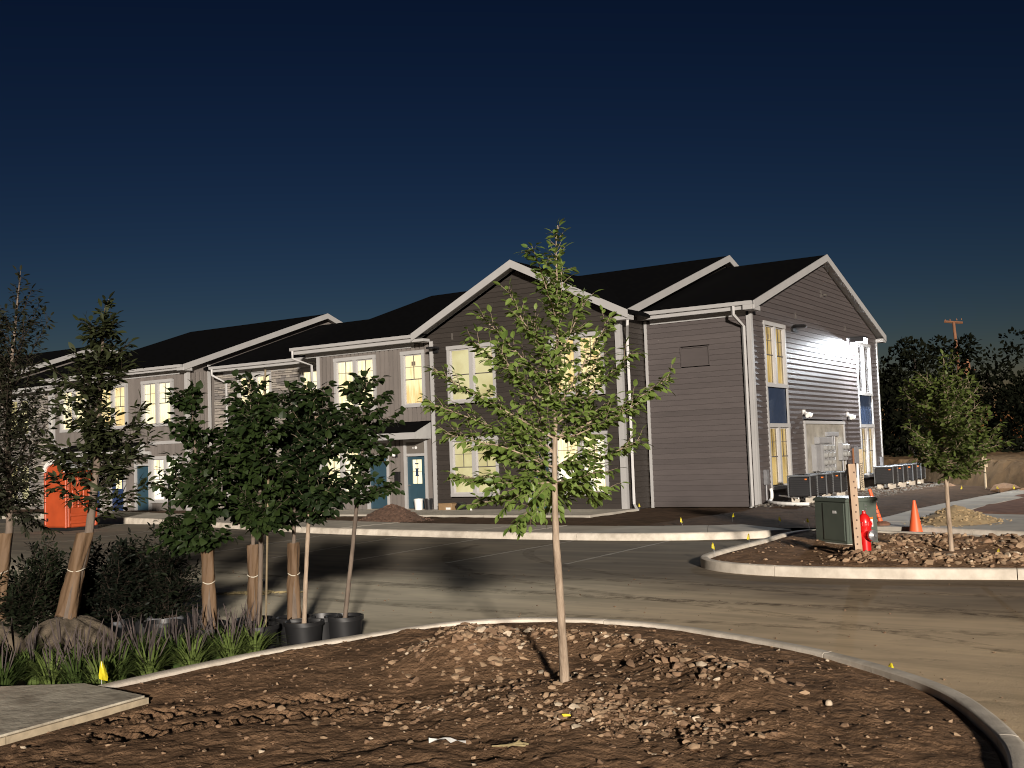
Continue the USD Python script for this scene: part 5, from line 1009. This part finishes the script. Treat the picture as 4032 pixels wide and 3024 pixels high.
# orange portable toilet, door facing the lot
tx0, ty0 = -20.15, -9.95; tl = thing('portable_toilet', 'orange portable toilet with pale arched roof at the lot edge', 'portable toilet', (tx0 + .57, ty0 + .57, 0)); w = 1.14
obj('skid', MB().box(tx0 + .02, tx0 + w - .02, ty0 + .05, ty0 + w, 0, .1), 'black_metal', tl)
obj('cabin', MB().rbox(tx0 + .03, tx0 + w - .03, ty0 + .03, ty0 + w - .03, .1, 1.92, .03), 'toilet_orange', tl)
def arch(x0, x1, z0, rise, n=18): a = np.linspace(0, PI, n); return [((x0 + x1) / 2 - (x1 - x0) / 2 * math.cos(t), z0 + rise * math.sin(t) ** .8) for t in a]
obj('roof', MB().prism(arch(tx0 - .02, tx0 + w + .02, 1.9, .33), 1, ty0 + .0, ty0 + w + .02), 'toilet_roof', tl, 40)
o_, i_ = arch(tx0 - .03, tx0 + w + .03, 1.86, .40), arch(tx0 + .09, tx0 + w - .09, 1.86, .27); fm = MB()
for k in range(len(o_) - 1): fm.prism([o_[k], o_[k + 1], i_[k + 1], i_[k]], 1, ty0 - .06, ty0 + .03)
obj('arch', fm, 'white_plastic', tl)
obj('door', MB().prism([(tx0 + .09, .14), (tx0 + w - .09, .14), (tx0 + w - .09, 1.86)] + arch(tx0 + .09, tx0 + w - .09, 1.86, .26)[::-1][1:-1] + [(tx0 + .09, 1.86)], 1, ty0 - .005, ty0 + .028), 'toilet_orange', tl)
for x in (tx0, tx0 + w - .09): obj('door_post', MB().rbox(x, x + .09, ty0 - .05, ty0 + .028, .1, 1.86, .02), 'toilet_orange', tl)
for z in (.3, 1.1, 1.68): obj('hinge', MB().box(tx0 + .1, tx0 + .17, ty0 - .02, ty0 - .006, z, z + .1), 'black_metal', tl)
obj('latch', MB().rbox(tx0 + .93, tx0 + 1.0, ty0 - .035, ty0 - .006, 1.0, 1.14, .008), 'black_metal', tl); obj('decal', MB().box(tx0 + .4, tx0 + .56, ty0 - .009, ty0 - .006, 1.5, 1.68), 'pole_wood', tl)
xs_ = tx0 + w - .03
for k in range(4): obj('rib', MB().rbox(xs_ - .0, xs_ + .035, ty0 + .2 + k * .2, ty0 + .34 + k * .2, .72, 1.3, .015), 'toilet_orange', tl)
obj('vent_panel', MB().rbox(xs_, xs_ + .03, ty0 + .4, ty0 + .74, 1.44, 1.74, .012), 'toilet_orange', tl)
for k in range(4): obj('vent_slot', MB().box(xs_ + .03, xs_ + .036, ty0 + .44, ty0 + .7, 1.48 + k * .06, 1.5 + k * .06), 'pole_wood', tl)
for z in (.22, .45): obj('rib', MB().rbox(xs_, xs_ + .03, ty0 + .12, ty0 + 1.02, z, z + .1, .012), 'toilet_orange', tl)
for y in (ty0 + .03, ty0 + w - .13): obj('corner_rib', MB().rbox(xs_, xs_ + .04, y, y + .1, .12, 1.9, .015), 'toilet_orange', tl)
# dark bollard post, utility pole, arrow stake, boulders
bp = thing('sign_post', 'thin black post without a sign on the kerb before the lit window', 'post', (-16.1, -8.35, 0)); obj('post', MB().tube([(-16.1, -8.35, 0), (-16.1, -8.35, 1.55)], .045, 8), 'black_metal', bp); obj('cap', MB().tube([(-16.1, -8.35, 1.55), (-16.1, -8.35, 1.6)], [.055, .03], 8), 'black_metal', bp)
up = thing('utility_pole', 'tall brown utility pole with crossarm and transformer can behind the small tree', 'utility pole', (-2.2, 42.2, .5)); u0, u1 = np.array([-2.0, 42.3, .5]), np.array([-2.42, 42.2, 9.3]); obj('pole', MB().tube([u0, u1], [.14, .09], 9), 'pole_wood', up); rr_, aw = cam_frame(u0); dx = np.array([*rr_, 0])
ca = obj('crossarm', MB().tube([u1 + dx * -.55 + [0, 0, .08], u1 + dx * .55 + [0, 0, -.08]], .075, 4), 'pole_wood', up)
for s in (-.48, -.2, .2, .48): q = u1 + dx * s + [0, 0, .1]; obj('insulator', MB().tube([q, q + [0, 0, .12]], [.035, .02], 6), 'pole_wood', ca)
q = u0 + (u1 - u0) * .66 + dx * .42; obj('transformer_can', MB().tube([q + [0, 0, -.5], q + [0, 0, .45]], .26, 12), 'pole_wood', up)
for s in (-.12, .12): obj('bushing', MB().tube([q + dx * s + [0, 0, .45], q + dx * s + [0, 0, .8]], .05, 6), 'pole_wood', up)
obj('bracket', MB().tube([q + [0, 0, -.2], q + dx * .55 + [0, 0, -.1]], .035, 5), 'pole_wood', up)
sk = thing('arrow_stake', 'white survey stake with arrow shaped top before the dirt bank', 'stake', (4.7, 9.2, .1)); rr_, aw = cam_frame((4.7, 9.2)); dx = np.array([*rr_, 0]); q = np.array([4.7, 9.2, .1])
obj('stake', MB().tube([q, q + [0, 0, 1.0]], .035, 4), 'lath_wood', sk); hd = np.array([q + dx * x + [*(aw * t), z] for t in (-.02, .02) for x, z in ((-.1, .82), (.1, .82), (.07, 1.1), (0, 1.25), (-.08, 1.1))]); obj('head', trimesh.convex.convex_hull(hd), 'lath_wood', sk)
for i, (x, y, s, lb) in enumerate([(5.45, 8.3, .42, 'large brown boulder at the foot of the dirt bank'), (6.1, 8.0, .2, 'smaller boulder right of the large one at the bank foot'), (3.2, 11.2, .3, 'clod of soil at the foot of the bank near the condensers')]):
    k = ROCKV[3 + i]; tag(obj('boulder', MB().add(k.vertices * s * [1.2, 1, .8] + [x, y, .1 + s * .3], k.faces), 'rock_brown'), lb, 'boulder')
# litter
li = thing('paper_scrap', 'torn white paper scrap on the soil near the bottom frame edge', 'litter', (7.73, -26.08, .17)); rg = np.random.default_rng(2); pth = np.array([(0, 0), (.05, .0), (.07, .035), (.1, -.01), (.13, -.04), (.17, -.045)]); rr_, aw = cam_frame((7.73, -26.08)); V = []
bz = float(isl_z(np.array([[7.73, -26.08]]))[0]) + .02
for i, (a_, b_) in enumerate(pth):
    for s in (-.012, .012): V.append((*(np.array([7.68, -26.05]) + rr_ * a_ * 1.3 + aw * (b_ * 1.5 + s)), bz + .015 * math.sin(i * 2 + s * 90)))
obj('scrap', MB().add(V, [(2 * i, 2 * i + 1, 2 * i + 3, 2 * i + 2) for i in range(5)]), 'litter_white', li)
tw = thing('dry_stalks', 'pale dry stalks lying on the soil at the bottom frame edge', 'litter', (8.2, -26.0, .17)); bz = float(isl_z(np.array([[8.2, -26.0]]))[0]) + .02
for k in range(4): a_ = .3 * k; obj('stalk', MB().tube([(8.12 + .03 * k, -26.02 + .01 * k, bz), (8.2 + .05 * math.cos(a_), -25.99 + .03 * k, bz + .015), (8.3, -25.95 + .05 * math.sin(k), bz + .005)], .005, 5), 'straw', tw)
st = thing('straw_patch', 'flat yellow straw scrap lying on the lit asphalt behind the nursery trunks', 'litter', (-.46, -19.74, .01)); rg = np.random.default_rng(9); mb = MB()
for _ in range(60): c = np.array([-.46, -19.74]) + rg.normal(0, 1, 2) @ np.array([[.28, .12], [.05, .10]]); a_ = rg.uniform(0, 3.1); d_ = np.array([math.cos(a_), math.sin(a_)]) * .09; mb.tube([(*(c - d_), .02), (*(c + d_), .03)], .008, 4)
obj('straw', mb, 'straw', st, kind='stuff')
bl_ = thing('plastic_cap', 'round whitish plastic cap lying among the stones on the right of the near island', 'litter', (9.45, -23.94, .2)); bz = float(isl_z(np.array([[9.45, -23.94]]))[0]); obj('cap', MB().lathe([(0, .035), (.015, .03), (.024, .018), (.025, 0), (0, 0)], (9.45, -23.94, bz + .01), 14), 'rock_pale', bl_, 30)
fy_ = thing('yellow_scrap', 'torn yellow flag scrap lying on the soil below the tree', 'litter', (8.15, -25.2, .2)); bz = float(isl_z(np.array([[8.15, -25.2]]))[0]) + .015; V = [(8.13, -25.24, bz + .02), (8.138, -25.23, bz), (8.15, -25.225, bz + .02), (8.155, -25.22, bz + .003), (8.172, -25.205, bz + .015), (8.176, -25.2, bz + .003)]; obj('scrap', MB().add(V, [(0, 1, 3, 2), (2, 3, 5, 4)]), 'flag_yellow', fy_)
ta = thing('flag_tape', 'strip of orange marking tape hanging from a nursery branch', 'tape', (3.0, -22.9, .6)); obj('tape', MB().add([(2.98, -22.9, .85), (3.0, -22.91, .85), (2.99, -22.91, .70), (3.01, -22.90, .7), (2.97, -22.89, .58), (2.99, -22.9, .56)], [(0, 1, 3, 2), (2, 3, 5, 4)]), 'cone_orange', ta)
